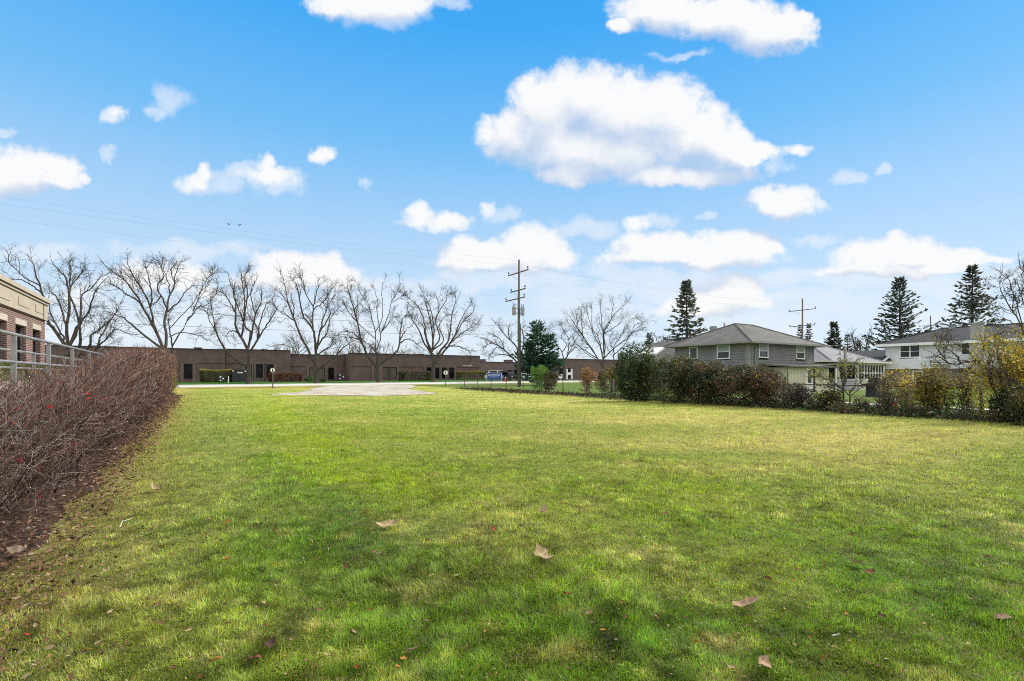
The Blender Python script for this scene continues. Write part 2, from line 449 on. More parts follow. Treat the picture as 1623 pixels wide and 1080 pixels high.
# ------------------------------------------------------------------ lawn colour (patches of differing tone over the turf)
PATCH = [  # bearing x, y, rx, ry, kind, weight   (kinds: g vivid green, d deep blue-green, y yellow, t straw)
 (400,650,60,34,'g',.7),(450,700,70,40,'g',.8),(520,740,80,40,'g',.6),(370,625,60,10,'g',.5),
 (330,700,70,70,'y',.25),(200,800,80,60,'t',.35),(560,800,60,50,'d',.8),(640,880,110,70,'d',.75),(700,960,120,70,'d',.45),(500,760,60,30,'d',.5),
 (780,800,130,60,'y',.6),(860,850,120,50,'y',.35),(640,830,40,12,'t',.6),(1100,800,120,45,'g',.6),(1180,860,140,60,'g',.6),(1000,830,80,40,'g',.4),
 (800,650,260,14,'g',.8),(700,632,160,8,'g',.5),(1000,690,160,18,'y',.5),(1150,660,200,14,'t',.85),(1340,690,240,28,'t',.6),(1500,760,180,50,'y',.6),
 (1300,740,200,30,'t',.35),(870,640,130,7,'t',.6),(640,700,120,20,'y',.35),
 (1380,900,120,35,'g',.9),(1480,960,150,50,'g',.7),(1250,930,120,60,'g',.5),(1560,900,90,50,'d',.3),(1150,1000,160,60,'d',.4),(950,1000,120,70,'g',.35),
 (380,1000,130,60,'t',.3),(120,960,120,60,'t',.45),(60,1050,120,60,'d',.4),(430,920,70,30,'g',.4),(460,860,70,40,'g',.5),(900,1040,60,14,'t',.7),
 (430,655,55,26,'v',.7),(480,705,62,32,'v',.85),(560,745,95,30,'v',.7),(690,775,130,38,'v',.45),(330,690,60,60,'s',.8),(370,790,90,60,'s',.65),(300,880,110,60,'s',.35),(640,680,120,26,'v',.3),(1050,780,160,50,'v',.4),
 (1230,700,150,14,'t',.6),(1010,705,120,12,'t',.5),(1420,725,170,14,'t',.6),(820,690,90,9,'t',.5),(1500,690,120,16,'t',.6),(1120,745,150,10,'t',.45),(560,665,60,7,'t',.5),(960,665,130,8,'t',.5),(1330,790,160,16,'y',.5),(760,720,110,10,'t',.35),
 (350,790,60,40,'t',.25),(380,690,20,60,'t',.2),
]
def lawn_color(X, Y, fine=True):
    k = np.maximum(Y, .6)
    px = CX + F * X / k; py = HZ + F * (EYE - gz(Y)) / k
    n1 = fbm(X * .45 + 5, Y * .45 + 9, 4); n2 = fbm(X * 1.7 + 50, Y * 1.7 + 20, 4); n3 = fbm(X * 6 + 3, Y * 6, 3)
    a, b = ab(X, Y)
    st = fbm(X * .35 + 80, Y * 2.2 + 7, 3)
    w = dict(g=0, d=0, y=0, t=0, v=0, s=0)
    jx = (n1 - .5) * 90; jy = (n2 - .5) * 40
    for (x, y, rx, ry, kd, wt) in PATCH:
        e = np.exp(-(((px + jx - x) / rx) ** 2 + ((py + jy * (ry / 60.) - y) / ry) ** 2))
        w[kd] = w[kd] + wt * e
    far = np.clip((Y - 9) / 25, 0, 1)
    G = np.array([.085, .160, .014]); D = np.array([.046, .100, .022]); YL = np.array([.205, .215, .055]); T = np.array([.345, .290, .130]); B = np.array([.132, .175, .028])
    c = np.broadcast_to(B, X.shape + (3,)).copy()
    def mixin(c, col, f): 
        f = np.clip(f, 0, 1)[..., None]; return c * (1 - f) + col * f
    c = mixin(c, G, w['g'] + (n1 - .50) * 1.8)
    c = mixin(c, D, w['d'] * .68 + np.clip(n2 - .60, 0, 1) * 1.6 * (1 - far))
    c = mixin(c, YL, w['y'] + np.clip(.48 - n1, 0, 1) * 2.2 + far * .15)
    c = mixin(c, np.array([.185, .235, .012]), np.clip(w['v'] * 1.15, 0, .95))
    c = mixin(c, np.array([.165, .205, .062]), w['s'])
    c = mixin(c, T, w['t'] * .75 * (.5 + st) + np.clip(st - .56, 0, 1) * 2.6 * far + np.clip(n2 * .6 + n3 * .4 - .56, 0, 1) * 3.0)
    c = mixin(c, np.array([.31, .27, .125]), far * np.clip(.42 + (st - .45) * 2.0 + (n1 - .5), 0, .70) * (.35 + .65 * np.clip((a + 2) / 14, 0, 1)))
    # brown leaves drifted along the road edge
    c = mixin(c, np.array([.20, .115, .05]), np.exp(-((b - 58.8 - (n1 - .5) * 4) / 2.9) ** 2) * np.clip((n1 * .6 + n2 * .4 - .40) * 7, 0, .9) * (a < 34))
    # along the hedge the turf thins to straw and bark
    e = np.clip(1 - (a + 1.1 + (n2 - .5) * 1.2) / 1.4, 0, 1)
    c = mixin(c, np.array([.26, .21, .10]), e * .75)
    c = c * (.75 + .5 * n3)[..., None] * np.array([1.68, 1.82, 1.12])
    return c

def axis(lo, hi, step, out):
    a = np.arange(lo, hi + 1e-6, step)
    o = np.array([8, 20, 45, 90, 180, 400, 900, 2200.])
    return np.concatenate([(lo - o)[::-1] if out[0] else [], a, hi + o])
gx = axis(-40, 44, .4, (1, 1)); gy = np.concatenate([[-60, -30, -12, -4, -1], np.arange(0, 112.1, .4), 112 + np.array([8, 20, 45, 90, 180, 400, 900, 2600.])])
XX, YY = np.meshgrid(gx, gy); ZZ = gz(YY) + (fbm(XX * .3, YY * .3, 3) - .5) * .05 * (np.clip(YY / 6, .3, 1) * (np.abs(XX) < 44))
V = np.stack([XX, YY, ZZ], -1).reshape(-1, 3)
nx, ny = len(gx), len(gy)
ii = np.arange(nx * ny).reshape(ny, nx)
FQ = np.stack([ii[:-1, :-1], ii[:-1, 1:], ii[1:, 1:], ii[1:, :-1]], -1).reshape(-1, 4)
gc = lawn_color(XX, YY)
th_ = (.60 - .45 * np.clip((YY - 4) / 22, 0, 1))[..., None]
gc = gc * (1 - th_) + np.array([.105, .088, .042]) * th_
A_, B_ = ab(XX, YY)
def blend(c, col, mask): return c * (1 - mask[..., None]) + np.array(col) * mask[..., None]
soil = fbm(XX * .8 + 30, YY * .8, 4)
# beyond the road: green verge, then plantings and tarmac
gc = blend(gc, (.045, .15, .018), (B_ > 66).astype(float))
gc = blend(gc, (.06, .052, .04), ((B_ > 93) & (B_ < 130)) * np.clip(.4 + soil, 0, 1))
# the neighbours' yards past the fence line
yard = np.clip((A_ - 22.3 + (soil - .5) * 2) / 1.0, 0, 1) * (B_ < 62)
gc = blend(gc, (.105, .19, .035), yard * .9)
gc = blend(gc, (.085, .065, .045), yard * np.clip((soil - .56) * 5, 0, 1) * .7)
# strip of leaf-strewn earth under the right-hand bushes
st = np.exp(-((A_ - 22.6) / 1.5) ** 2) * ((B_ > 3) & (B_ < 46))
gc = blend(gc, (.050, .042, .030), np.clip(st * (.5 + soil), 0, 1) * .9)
# brown leaf litter drifted against the road edge
lit_ = np.exp(-((B_ - 58.5) / 3.2) ** 2) * np.clip((soil - .42) * 5, 0, 1) * (A_ < 40)
gc = blend(gc, (.17, .105, .048), np.clip(lit_, 0, 1) * .85)

m, nt_, b_ = newmat('turf')
at = N(nt_, 'ShaderNodeAttribute', attribute_name='tint')
tcg = N(nt_, 'ShaderNodeTexCoord').outputs['Object']
mp = N(nt_, 'ShaderNodeMapping'); nt_.links.new(tcg, mp.inputs[0]); mp.inputs['Scale'].default_value = (1, .55, 1)
na = noise(nt_, mp.outputs[0], 9, 6, .7); nb = noise(nt_, mp.outputs[0], 1.6, 5, .65)
mx = N(nt_, 'ShaderNodeMix', data_type='RGBA', blend_type='MULTIPLY'); mx.inputs['Factor'].default_value = 1
nt_.links.new(at.outputs['Color'], mx.inputs['A']); nt_.links.new(ramp(nt_, na.outputs[0], [(.3, (.55, .58, .5)), (.7, (1.3, 1.25, 1.35))]), mx.inputs['B'])
mx2 = N(nt_, 'ShaderNodeMix', data_type='RGBA', blend_type='MULTIPLY'); mx2.inputs['Factor'].default_value = 1
nt_.links.new(mx.outputs['Result'], mx2.inputs['A']); nt_.links.new(ramp(nt_, nb.outputs[0], [(.3, (.78, .84, .78)), (.7, (1.22, 1.12, 1.2))]), mx2.inputs['B'])
nt_.links.new(mx2.outputs['Result'], b_.inputs['Base Color']); b_.inputs['Roughness'].default_value = 1; b_.inputs['Specular IOR Level'].default_value = .05
bump(nt_, b_, na.outputs[0], .9, .06)
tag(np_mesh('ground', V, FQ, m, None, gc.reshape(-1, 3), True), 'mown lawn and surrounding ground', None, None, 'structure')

def zg(X, Y):
    return gz(Y) + (fbm(np.asarray(X) * .3, np.asarray(Y) * .3, 3) - .5) * .05 * np.clip(np.asarray(Y) / 6, .3, 1)

# ------------------------------------------------------------------ road, driveway apron, paths
def sheet(name, pts, lift, mat, label, sub=1.0, kind='structure', ragged=0):
    """flat polygon strip: pts = list of (left, right) pairs of (X, Y)"""
    rows = []
    for (l0, r0), (l1, r1) in zip(pts[:-1], pts[1:]):
        n = max(1, int(math.dist(l0, l1) / sub))
        for i in range(n): 
            t = i / n; rows.append([[l0[0]+(l1[0]-l0[0])*t, l0[1]+(l1[1]-l0[1])*t], [r0[0]+(r1[0]-r0[0])*t, r0[1]+(r1[1]-r0[1])*t]])
    rows.append([list(pts[-1][0]), list(pts[-1][1])])
    K = 8
    rj = random.Random(len(name))
    vs = []
    for l, r in rows:
        for j in range(K + 1):
            e_ = rj.uniform(-ragged, ragged) if ragged and j in (0, K) else 0
            x = l[0] + (r[0] - l[0]) * j / K + e_; y = l[1] + (r[1] - l[1]) * j / K
            vs.append((x, y, float(zg(x, y)) + lift))
    idx = np.arange(len(vs)).reshape(len(rows), K + 1)
    fq = np.stack([idx[:-1, :-1], idx[:-1, 1:], idx[1:, 1:], idx[1:, :-1]], -1).reshape(-1, 4)
    return tag(np_mesh(name, np.array(vs), fq, mat, None, None, True), label, None, None, kind)
rp = [(xy(a, 63.6), xy(a, 72.0)) for a in np.arange(-60, 200, 6.0)]
sheet('road', rp, .03, M['road'], 'pale concrete road crossing behind the lawn', 3)
kerb = MB()
for a in np.arange(-40, 160, 10.0):
    for bb in (72.0, 63.3):
        x0, y0 = xy(a, bb); x1, y1 = xy(a + 9.98, bb)
        nxv, nyv = -UY * .3, UX * .3
        z0, z1 = float(gz(y0)), float(gz(y1)); h = .13 if bb > 70 else .06
        kerb.hexa([(x0,y0,z0-.1),(x1,y1,z1-.1),(x1+nxv,y1+nyv,z1-.1),(x0+nxv,y0+nyv,z0-.1),(x0,y0,z0+h),(x1,y1,z1+h),(x1+nxv,y1+nyv,z1+h),(x0+nxv,y0+nyv,z0+h)])
tag(kerb.build('kerb', M['road']), 'concrete kerbs along the road', None, None, 'structure')

m, nt_, b_ = newmat('crushed_stone')
tcg = N(nt_, 'ShaderNodeTexCoord').outputs['Object']
na = noise(nt_, tcg, .7, 6, .65); nb = noise(nt_, tcg, 14, 4, .7)
mx = N(nt_, 'ShaderNodeMix', data_type='RGBA', blend_type='MULTIPLY'); mx.inputs['Factor'].default_value = 1
nt_.links.new(ramp(nt_, na.outputs[0], [(.30, (.20, .14, .08)), (.40, (.36, .30, .22)), (.52, (.45, .41, .34)), (.75, (.50, .47, .41))]), mx.inputs['A'])
nt_.links.new(ramp(nt_, nb.outputs[0], [(.3, (.7, .7, .7)), (.7, (1.2, 1.2, 1.2))]), mx.inputs['B'])
nt_.links.new(mx.outputs['Result'], b_.inputs['Base Color']); b_.inputs['Roughness'].default_value = 1
bump(nt_, b_, nb.outputs[0], .6, .03)
M['pad'] = m
def gpt(x, y): p = GP(x, y); return (p[0], p[1])
def rag(l, r, sd): 
    rr = random.Random(sd); return l, r
pts = [(436,626.2,606,628.0),(430,625.4,640,627.2),(452,624.2,672,625.6),(462,622.4,688,623.6),(480,620.6,684,621.6),(492,618.6,664,619.4),(502,616.6,652,617.0),(508,614.6,650,614.4),(512,612.6,650,611.4),(515,611.4,650,610.2)]
rr = random.Random(4)
sheet('gravel_apron', [(gpt(x0 + rr.uniform(-10, 10), y0), gpt(x1 + rr.uniform(-10, 10), y1)) for x0, y0, x1, y1 in pts], .02, M['pad'], 'pale crushed stone apron at the road edge of the lawn', .35, 'structure', .35)
sheet('garden_path', [(xy(28.0, b), xy(29.1, b)) for b in np.arange(6, 21, 1.5)], .03, M['path'], 'pale stone path in the yard beyond the fence')
m = simple('bark_mulch', (.085, .052, .035), 1, .5, 14, bumps=1.0)
sheet('mulch_bed', [(xy(-3.3, b), xy(-1.17 + .40 * float(fbm(np.array(b * 1.1), np.array(3.3), 4) - .5) + .10 * math.sin(b * 2.3), b)) for b in np.arange(.5, 47, .15)], .02, m, 'bark mulch bed under the left hedge', .1)

# ------------------------------------------------------------------ grass blades
def blades(name, n, ylo, yhi, hgt, wid, label, xr=(-260, 1880), keep=None, dens=1.0, curve=1.0):
    px = RNG.uniform(xr[0], xr[1], n); py = RNG.uniform(ylo, yhi, n)
    t = (py - HZ) / F
    Y = EYE / t; Y = np.where(Y > 15, (EYE + .102) / (t + .0068), Y)
    X = (px - CX) / F * Y
    a, b = ab(X, Y)
    k = (a > -1.35) & (a < 22.6) & (b < 62.8) & (Y > .5)
    th = np.clip((a + 1.22 + .5 * (fbm(X * 2, Y * 2, 3) - .5)) / .75, 0, 1)
    k &= RNG.random(n) < (.10 + .90 * th)
    k &= RNG.random(n) < np.clip(.25 + 1.5 * (fbm(X * 7 + 31, Y * 7, 3) - .12), .3, 1) + (Y > 12)
    # not on the stone apron
    pad = (py > 611) & (py < 628) & (px > 455 + (628 - py) * 2.2) & (px < 668) & (Y > 33)
    k &= ~pad
    X, Y = X[k], Y[k]; n = len(X)
    Z = zg(X, Y)
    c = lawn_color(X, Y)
    sc = np.clip(Y / 4.0, .75, 9.0)
    cl = fbm(X * 8 + 3, Y * 8 + 70, 3)
    tall = np.clip(fbm(X * 1.3 + 9, Y * 1.3, 3) * 1.5, .55, 1.35) * (.55 + .9 * cl)
    dead = RNG.random(n) < (.08 - .03 * np.clip((Y - 6) / 10, 0, 1) + .5 * np.clip(.46 - cl, 0, .4) + .25 * np.clip(c[:, 0] / c[:, 1] - .75, 0, .6))
    h = hgt * tall * RNG.uniform(.55, 1.3, n) * np.clip(sc ** .25, 1, 2)
    w = wid * RNG.uniform(.6, 1.3, n) * sc ** .8
    az = 12.6 * fbm(X * 4.5 + 11, Y * 4.5 + 2, 3) + RNG.normal(0, .9, n); lean = np.abs(RNG.normal(.75, .45, n)) + dead * RNG.uniform(.2, .9, n)
    lean = np.clip(lean, .05, 1.45)
    dx, dy = np.cos(az), np.sin(az)
    sx, sy = -dy, dx
    base = np.stack([X, Y, Z - .004], 1)
    s = np.stack([sx, sy, np.zeros(n)], 1) * w[:, None] * .5
    mid = base + np.stack([dx * np.sin(lean * .6), dy * np.sin(lean * .6), np.cos(lean * .6)], 1) * (h * .55)[:, None]
    tip = mid + np.stack([dx * np.sin(lean * 1.5), dy * np.sin(lean * 1.5), np.cos(lean * 1.5)], 1) * (h * .6)[:, None]
    V = np.stack([base - s, base + s, mid + s * .8, mid - s * .8, tip], 1).reshape(-1, 3)
    i = np.arange(n)[:, None] * 5
    q = i + np.array([[0, 1, 2, 3]]); t3 = i + np.array([[3, 2, 4]])
    c2 = fbm(X * 2.6 + 60, Y * 2.6 + 5, 4)
    c3 = fbm(X * 5.2 + 8, Y * 5.2 + 33, 3)
    fr = np.clip((Y - 5) / 9, 0, 1)
    rv = RNG.uniform(.40, 1.65, n); rv = rv * (1 - .72 * fr) + 1.0 * .72 * fr
    gap = 1 - .5 * np.clip((.34 - c3) * 9, 0, 1)
    var = (rv * (.30 + 1.4 * cl) * (.70 + .60 * c2) * gap)[:, None]
    c = c * var
    hue = RNG.normal(0, .14, n) * (1 - .65 * fr)
    c[:, 0] *= 1 + hue; c[:, 2] *= 1 + RNG.normal(0, .3, n) * (1 - .6 * fr)
    dc = np.array([.36, .29, .13]) * RNG.uniform(.5, 1.25, n)[:, None]
    c = np.where(dead[:, None], dc * .75 + c * .25, c)
    c = np.clip(c, .004, .8)
    C = np.repeat(c, 5, axis=0)
    o = np_mesh(name, V, [q, t3], M['blade'], None, C)
    return tag(o, label, None, None, 'stuff')
def join_mesh(o1, o2):
    pass
GN = 1150000
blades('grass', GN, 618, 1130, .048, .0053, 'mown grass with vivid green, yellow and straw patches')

# ------------------------------------------------------------------ fallen leaves
def leaf_obj(name, loc, size, rot, tilt, curl, c, lobes, label, group, seed):
    r = np.random.default_rng(seed)
    nA, nR = 26, 5
    th = np.linspace(0, 2 * np.pi, nA, endpoint=False)
    if lobes:
        rad = .74 + .20 * np.abs(np.cos(th * 2.5 + .3 * math.sin(seed))) ** 1.1 + .04 * np.cos(th * 13) + r.normal(0, .045, nA)
        rad *= 1 + .18 * np.cos(th * 2 + seed)
        rad *= np.where(np.abs(th - np.pi) < .5, .7, 1)
    else:
        rad = 1 / np.sqrt((np.cos(th) / 1.0) ** 2 + (np.sin(th) / .5) ** 2) * (1 + .07 * np.cos(th * 9) + r.normal(0, .03, nA))
    vs = [(0, 0, 0)]; 
    for k in range(1, nR + 1):
        for t, q in zip(th, rad):
            d = q * k / nR
            x, y = math.cos(t) * d, math.sin(t) * d
            z = curl * (y * y * .95 + .55 * x * x * math.sin(seed) + .25 * max(0, x) ** 3) + .07 * math.sin(x * 6 + seed) * k / nR + .10 * curl * abs(math.sin(t * 2.5)) * d
            vs.append((x, y, z))
    n1 = len(vs)
    fs3 = [(0, 1 + j, 1 + (j + 1) % nA) for j in range(nA)]
    fs4 = []
    for k in range(nR - 1):
        for j in range(nA):
            fs4.append((1 + k*nA + j, 1 + (k+1)*nA + j, 1 + (k+1)*nA + (j+1) % nA, 1 + k*nA + (j+1) % nA))
    V = np.array(vs)
    # stalk
    st = np.array([(-.55, .015, .02), (-.55, -.015, .02), (-1.25, 0.0, .10), (-.55, 0, .05)])
    i0 = len(V); V = np.concatenate([V, st]); fs3 += [(i0, i0 + 2, i0 + 3), (i0 + 1, i0 + 3, i0 + 2), (i0, i0 + 1, i0 + 2)]
    rad_ = np.linalg.norm(V[:, :2], axis=1)
    vein = np.exp(-(np.abs(np.sin(np.arctan2(V[:, 1], V[:, 0]) * 2.5)) * rad_ * 9) ** 2)
    C = np.array(c)[None] * (.70 + .55 * vein[:, None] + r.normal(0, .09, (len(V), 1)))
    V = V * size
    o = np_mesh(name, V, [np.array(fs3), np.array(fs4)], M['dry_leaf'], None, np.clip(C, .005, .9), True)
    o.location = loc; o.rotation_euler = (tilt[0], tilt[1], rot)
    return tag(o, label, 'leaf', group)
TAN, BRN, DRK, RED, ORG, PNK = (.42, .32, .18), (.22, .12, .068), (.10, .058, .04), (.38, .07, .035), (.50, .23, .055), (.34, .20, .15)
def S(l, ox, oy, s): return [(ox + x / s, oy + y / s, *r) for (x, y, *r) in l]
big = S([(955,397,36,TAN,1,'broad pale tan sycamore leaf lying flat in the middle of the lawn'),
         (225,237,34,TAN,0,'long pale tan leaf lying on a worn straw patch left of the big sycamore leaf'),
         (965,178,18,TAN,1,'upright folded tan leaf behind the big sycamore leaf'),
         (440,490,14,(.48,.36,.13),0,'yellowish tan leaf on the dark green band of turf'),
         (1080,578,17,RED,0,'rust red leaf lying right of the big sycamore leaf, towards the viewer'),
         (340,855,28,PNK,0,'long curled pinkish brown leaf at the bottom of the dark green turf')], 540, 760, 3.006) + \
      S([(735,65,22,TAN,0,'pale tan leaf alone on the grass beside the far part of the hedge mulch'),
         (85,385,30,(.44,.34,.24),1,'large crumpled pale leaf lying on the bark mulch under the hedge'),
         (1285,840,20,DRK,1,'dark brown leaf standing on edge beside a red-brown leaf'),
         (1210,893,25,(.30,.11,.08),0,'flat red-brown leaf beside the dark upright leaf'),
         (1025,915,20,ORG,1,'orange and tan lobed oak leaf near the bottom edge of the lawn'),
         (420,850,13,(.62,.36,.05),0,'yellow-orange leaf lying against a pale one')], 0, 760, 3.006) + \
      S([(310,630,42,(.50,.34,.22),0,'long tan and brown curled leaf on the right-hand turf'),
         (835,425,24,PNK,0,'pinkish tan leaf lying just above a smaller brown leaf'),
         (890,472,20,BRN,0,'narrow brown leaf lying just below a pinkish tan leaf'),
         (405,510,16,BRN,1,'dark brown folded leaf alone between green tufts on the right'),
         (1520,685,25,(.36,.22,.16),0,'crumpled brown leaf nearest the right edge of the lawn'),
         (390,925,26,(.46,.32,.2),1,'upright two-toned tan and brown leaf at the bottom edge of the lawn'),
         (735,780,14,(.62,.58,.5),0,'whitish leaf on a straw patch of the right-hand turf'),
         (240,940,16,TAN,0,'tan leaf beside the upright two-toned leaf at the bottom edge')], 1080, 760, 2.99)
small = S([(990,215,TAN),(1083,232,ORG),(1220,234,DRK),(1312,262,RED),(1030,307,BRN),(1055,322,DRK),(1095,338,TAN),(1347,318,TAN),(1480,315,TAN),(747,360,TAN),(925,372,TAN),(1080,413,ORG),
           (500,467,TAN),(560,558,PNK),(815,573,BRN),(727,595,PNK),(747,638,BRN),(1255,627,TAN),(1525,655,BRN),(265,650,ORG),(470,710,TAN),(735,705,DRK),(770,718,BRN),(900,755,TAN),(325,797,BRN),
           (470,840,TAN),(130,775,RED),(45,920,TAN),(465,925,TAN),(825,940,BRN),(1555,880,TAN),(170,735,TAN),(205,770,RED),(30,890,BRN),(180,580,PNK),(400,640,TAN),(220,800,BRN),(640,300,TAN)], 0, 760, 3.006) + \
        S([(195,158,BRN),(450,98,BRN),(1045,228,TAN),(553,490,TAN),(622,548,DRK),(1395,600,BRN),(1340,622,ORG),(1185,672,PNK),(160,372,BRN),(415,315,DRK),(65,765,TAN),(305,910,ORG),(80,953,RED),(190,957,ORG),
           (265,948,ORG),(730,948,TAN),(1248,757,ORG),(1545,185,BRN),(920,495,PNK),(25,457,BRN),(725,260,RED),(125,177,RED),(410,712,PNK),(135,658,RED),(110,103,TAN)], 540, 760, 3.006) + \
        S([(810,292,BRN),(1130,540,BRN),(780,680,ORG),(1150,750,BRN),(415,812,TAN),(65,820,RED),(1365,597,TAN),(1445,405,BRN),(1540,430,TAN),(1360,815,TAN),(1585,655,TAN),(580,655,BRN),(945,690,DRK),(70,177,BRN)], 1080, 760, 2.99)
k = 0
def put_leaf(x, y, wpx, c, lob, label, group):
    global k
    k += 1
    p = GP(x, y); rr = random.Random(k * 13)
    s = wpx / F * p[1] * .5
    p[2] = float(zg(p[0], p[1])) + .035 + (.02 if lob else .01)
    leaf_obj('fallen_leaf', p, s, rr.uniform(-.6, .6) + (math.pi if rr.random() < .5 else 0), (rr.uniform(-.5, .5), rr.uniform(-.45, .45)),
             rr.uniform(.35, 1.0), c, lob, label, group, k)
for x, y, w, c, lob, lab in big: put_leaf(x, y, w, c, lob, lab, 'fallen leaves on the lawn')
NAMES = {TAN: 'small curled tan leaf lying in the mown grass', BRN: 'small curled brown leaf lying in the mown grass', DRK: 'small dark brown leaf sunk in the mown grass',
         RED: 'small dull red leaf lying in the mown grass', ORG: 'small orange leaf lying in the mown grass', PNK: 'small pinkish leaf lying in the mown grass'}
for x, y, c in small:
    put_leaf(x, y, random.uniform(7, 13), c, random.random() < .3, NAMES[c], NAMES[c].split(' lying')[0].split(' sunk')[0].replace('leaf', 'leaves').replace('curled ', '') + ' strewn on the lawn')
# a pale bare twig on the turf and litter of bark chips
tw = MB(); p = GP(189, 846); q = GP(194, 838)
tw.tube((p[0], p[1], .05), (q[0], q[1], .07), .004, .003, 6).tube((q[0], q[1], .07), (q[0] + .015, q[1] + .10, .07), .003, .002, 6)
tag(tw.build('twig', simple('peeled_twig', (.6, .55, .45))), 'pale peeled twig lying on the grass beside the mulch', 'twig')
n = 20000
b = 1.0 + 40 * RNG.random(n) ** 2.0; a = np.where(RNG.random(n) < .45, -1.08 + np.abs(RNG.normal(0, .22, n)) * np.where(RNG.random(n) < .6, 1, -1), RNG.uniform(-2.6, -1.1, n)); X, Y = xy(a, b); 
P = np.stack([X, Y, zg(X, Y) + .03], 1)
def quads(P, size, seed, flat=0.0, aspect=.5, nrm=None):
    """small pointed leaf faces at P"""
    r = np.random.default_rng(seed); n = len(P)
    u = r.normal(size=(n, 3)); 
    if flat: u[:, 2] *= (1 - flat)
    u /= np.linalg.norm(u, axis=1)[:, None]
    w = r.normal(size=(n, 3)); 
    if flat: w[:, 2] *= (1 - flat)
    w -= (w * u).sum(1)[:, None] * u; w /= np.linalg.norm(w, axis=1)[:, None] + 1e-9
    s = (size * r.uniform(.6, 1.35, n))[:, None]
    a = P - u * s * .5; b = P + w * s * aspect * .5 - u * s * .05; c = P + u * s * .5; d = P - w * s * aspect * .5 - u * s * .05
    # a slight fold keeps each leaf from being a flat card
    nn = np.cross(u, w); b = b + nn * s * .10; d = d + nn * s * .10
    V = np.stack([a, b, c, d], 1).reshape(-1, 3)
    i = np.arange(n)[:, None] * 4
    return V, i + np.array([[0, 1, 2, 3]])
P[:, 2] += np.abs(RNG.normal(0, .018, n)); V, q = quads(P, .038 + .0016 * b, 3, .6, .42)
pal = np.array([(.22, .115, .07), (.13, .075, .05), (.30, .20, .12), (.40, .30, .20), (.045, .034, .03)])
c = pal[RNG.choice(5, n, p=[.35, .27, .2, .06, .12])] * RNG.uniform(.7, 1.3, n)[:, None]
tag(np_mesh('bark_chips', V, q, M['dry_leaf'], None, np.repeat(c, 4, 0)), 'bark chips and leaf scraps under the left hedge', None, None, 'stuff')

# small brown scraps of broken leaf all over the turf
n = 2300
px = RNG.uniform(-150, 1750, n); py = 640 + 470 * RNG.random(n) ** .8
Q = np.array([GP(x, y) for x, y in zip(px, py)]); aa, bb = ab(Q[:, 0], Q[:, 1])
Q = Q[(aa > -1.2) & (aa < 22) & (bb < 60) & (RNG.random(n) < np.clip(1.5 - aa / 9, .35, 1))]; n = len(Q)
Q[:, 2] = zg(Q[:, 0], Q[:, 1]) + RNG.uniform(.015, .05, n)
V, q = quads(Q, .016 + .0022 * Q[:, 1], 61, .55, .6)
pal = np.array([(.20, .11, .06), (.11, .062, .042), (.30, .21, .12), (.38, .29, .18), (.20, .075, .045), (.30, .16, .06)])
c = pal[RNG.choice(6, n, p=[.3, .2, .22, .14, .07, .07])] * RNG.uniform(.6, 1.3, n)[:, None]
tag(np_mesh('leaf_scraps', V, q, M['dry_leaf'], None, np.repeat(c, 4, 0)), 'small brown scraps of broken leaf all over the turf', None, None, 'stuff')
# ------------------------------------------------------------------ twigs, trees, bushes
def strands(Pt, R, sides=3):
    """Pt (n,K,3) centre lines, R (n,K) radii -> V, F of tapering tubes"""
    n, K, _ = Pt.shape
    T = np.gradient(Pt, axis=1); T /= np.linalg.norm(T, axis=2, keepdims=True) + 1e-9
    ref = np.broadcast_to(np.array([.31, .17, .93]), T.shape)
    A = np.cross(T, ref); A /= np.linalg.norm(A, axis=2, keepdims=True) + 1e-6
    Bv = np.cross(T, A)
    th = np.arange(sides) * 2 * np.pi / sides
    V = Pt[:, :, None, :] + R[:, :, None, None] * (A[:, :, None, :] * np.cos(th)[None, None, :, None] + Bv[:, :, None, :] * np.sin(th)[None, None, :, None])
    base = np.arange(n)[:, None, None] * (K * sides) + np.arange(K - 1)[None, :, None] * sides
    j = np.arange(sides)[None, None, :]; j2 = (j + 1) % sides
    Fq = np.stack([base + j, base + j2, base + sides + j2, base + sides + j], -1).reshape(-1, 4)
    return V.reshape(-1, 3), Fq
def merge(parts):
    Vs, Fs, n = [], [], 0
    for V, Fq in parts:
        Vs.append(V); Fs.append(Fq + n); n += len(V)
    return np.concatenate(Vs), np.concatenate(Fs)
def spawn(par, nchild, length, K, ang, up, wob, r, trange=(.3, 1.0), seed=0, shrink=.5):
    """new branches growing off the parent centre lines (n,K,3)"""
    g = np.random.default_rng(seed)
    n, Kp, _ = par.shape
    m = int(n * nchild)
    pi = g.integers(0, n, m); t = g.uniform(trange[0], trange[1], m) * (Kp - 1) * .999
    i0 = t.astype(int); f = (t - i0)[:, None]
    p = par[pi, i0] * (1 - f) + par[pi, i0 + 1] * f
    tg = par[pi, i0 + 1] - par[pi, i0]; tg /= np.linalg.norm(tg, axis=1, keepdims=True) + 1e-9
    pr = g.normal(size=(m, 3)); pr -= (pr * tg).sum(1)[:, None] * tg; pr /= np.linalg.norm(pr, axis=1, keepdims=True) + 1e-9
    al = g.uniform(ang[0], ang[1], m)[:, None]
    d = tg * np.cos(al) + pr * np.sin(al)
    L_ = g.uniform(length[0], length[1], m) * (1 - shrink * (t / (Kp - 1)))
    out = np.zeros((m, K, 3)); out[:, 0] = p
    st = (L_ / (K - 1))[:, None]
    for k_ in range(1, K):
        d = d + g.normal(size=(m, 3)) * wob; d[:, 2] += up; d /= np.linalg.norm(d, axis=1, keepdims=True)
        out[:, k_] = out[:, k_ - 1] + d * st
    R = np.linspace(r[0], r[1], K)[None, :] * g.uniform(.8, 1.2, (m, 1))
    return out, R
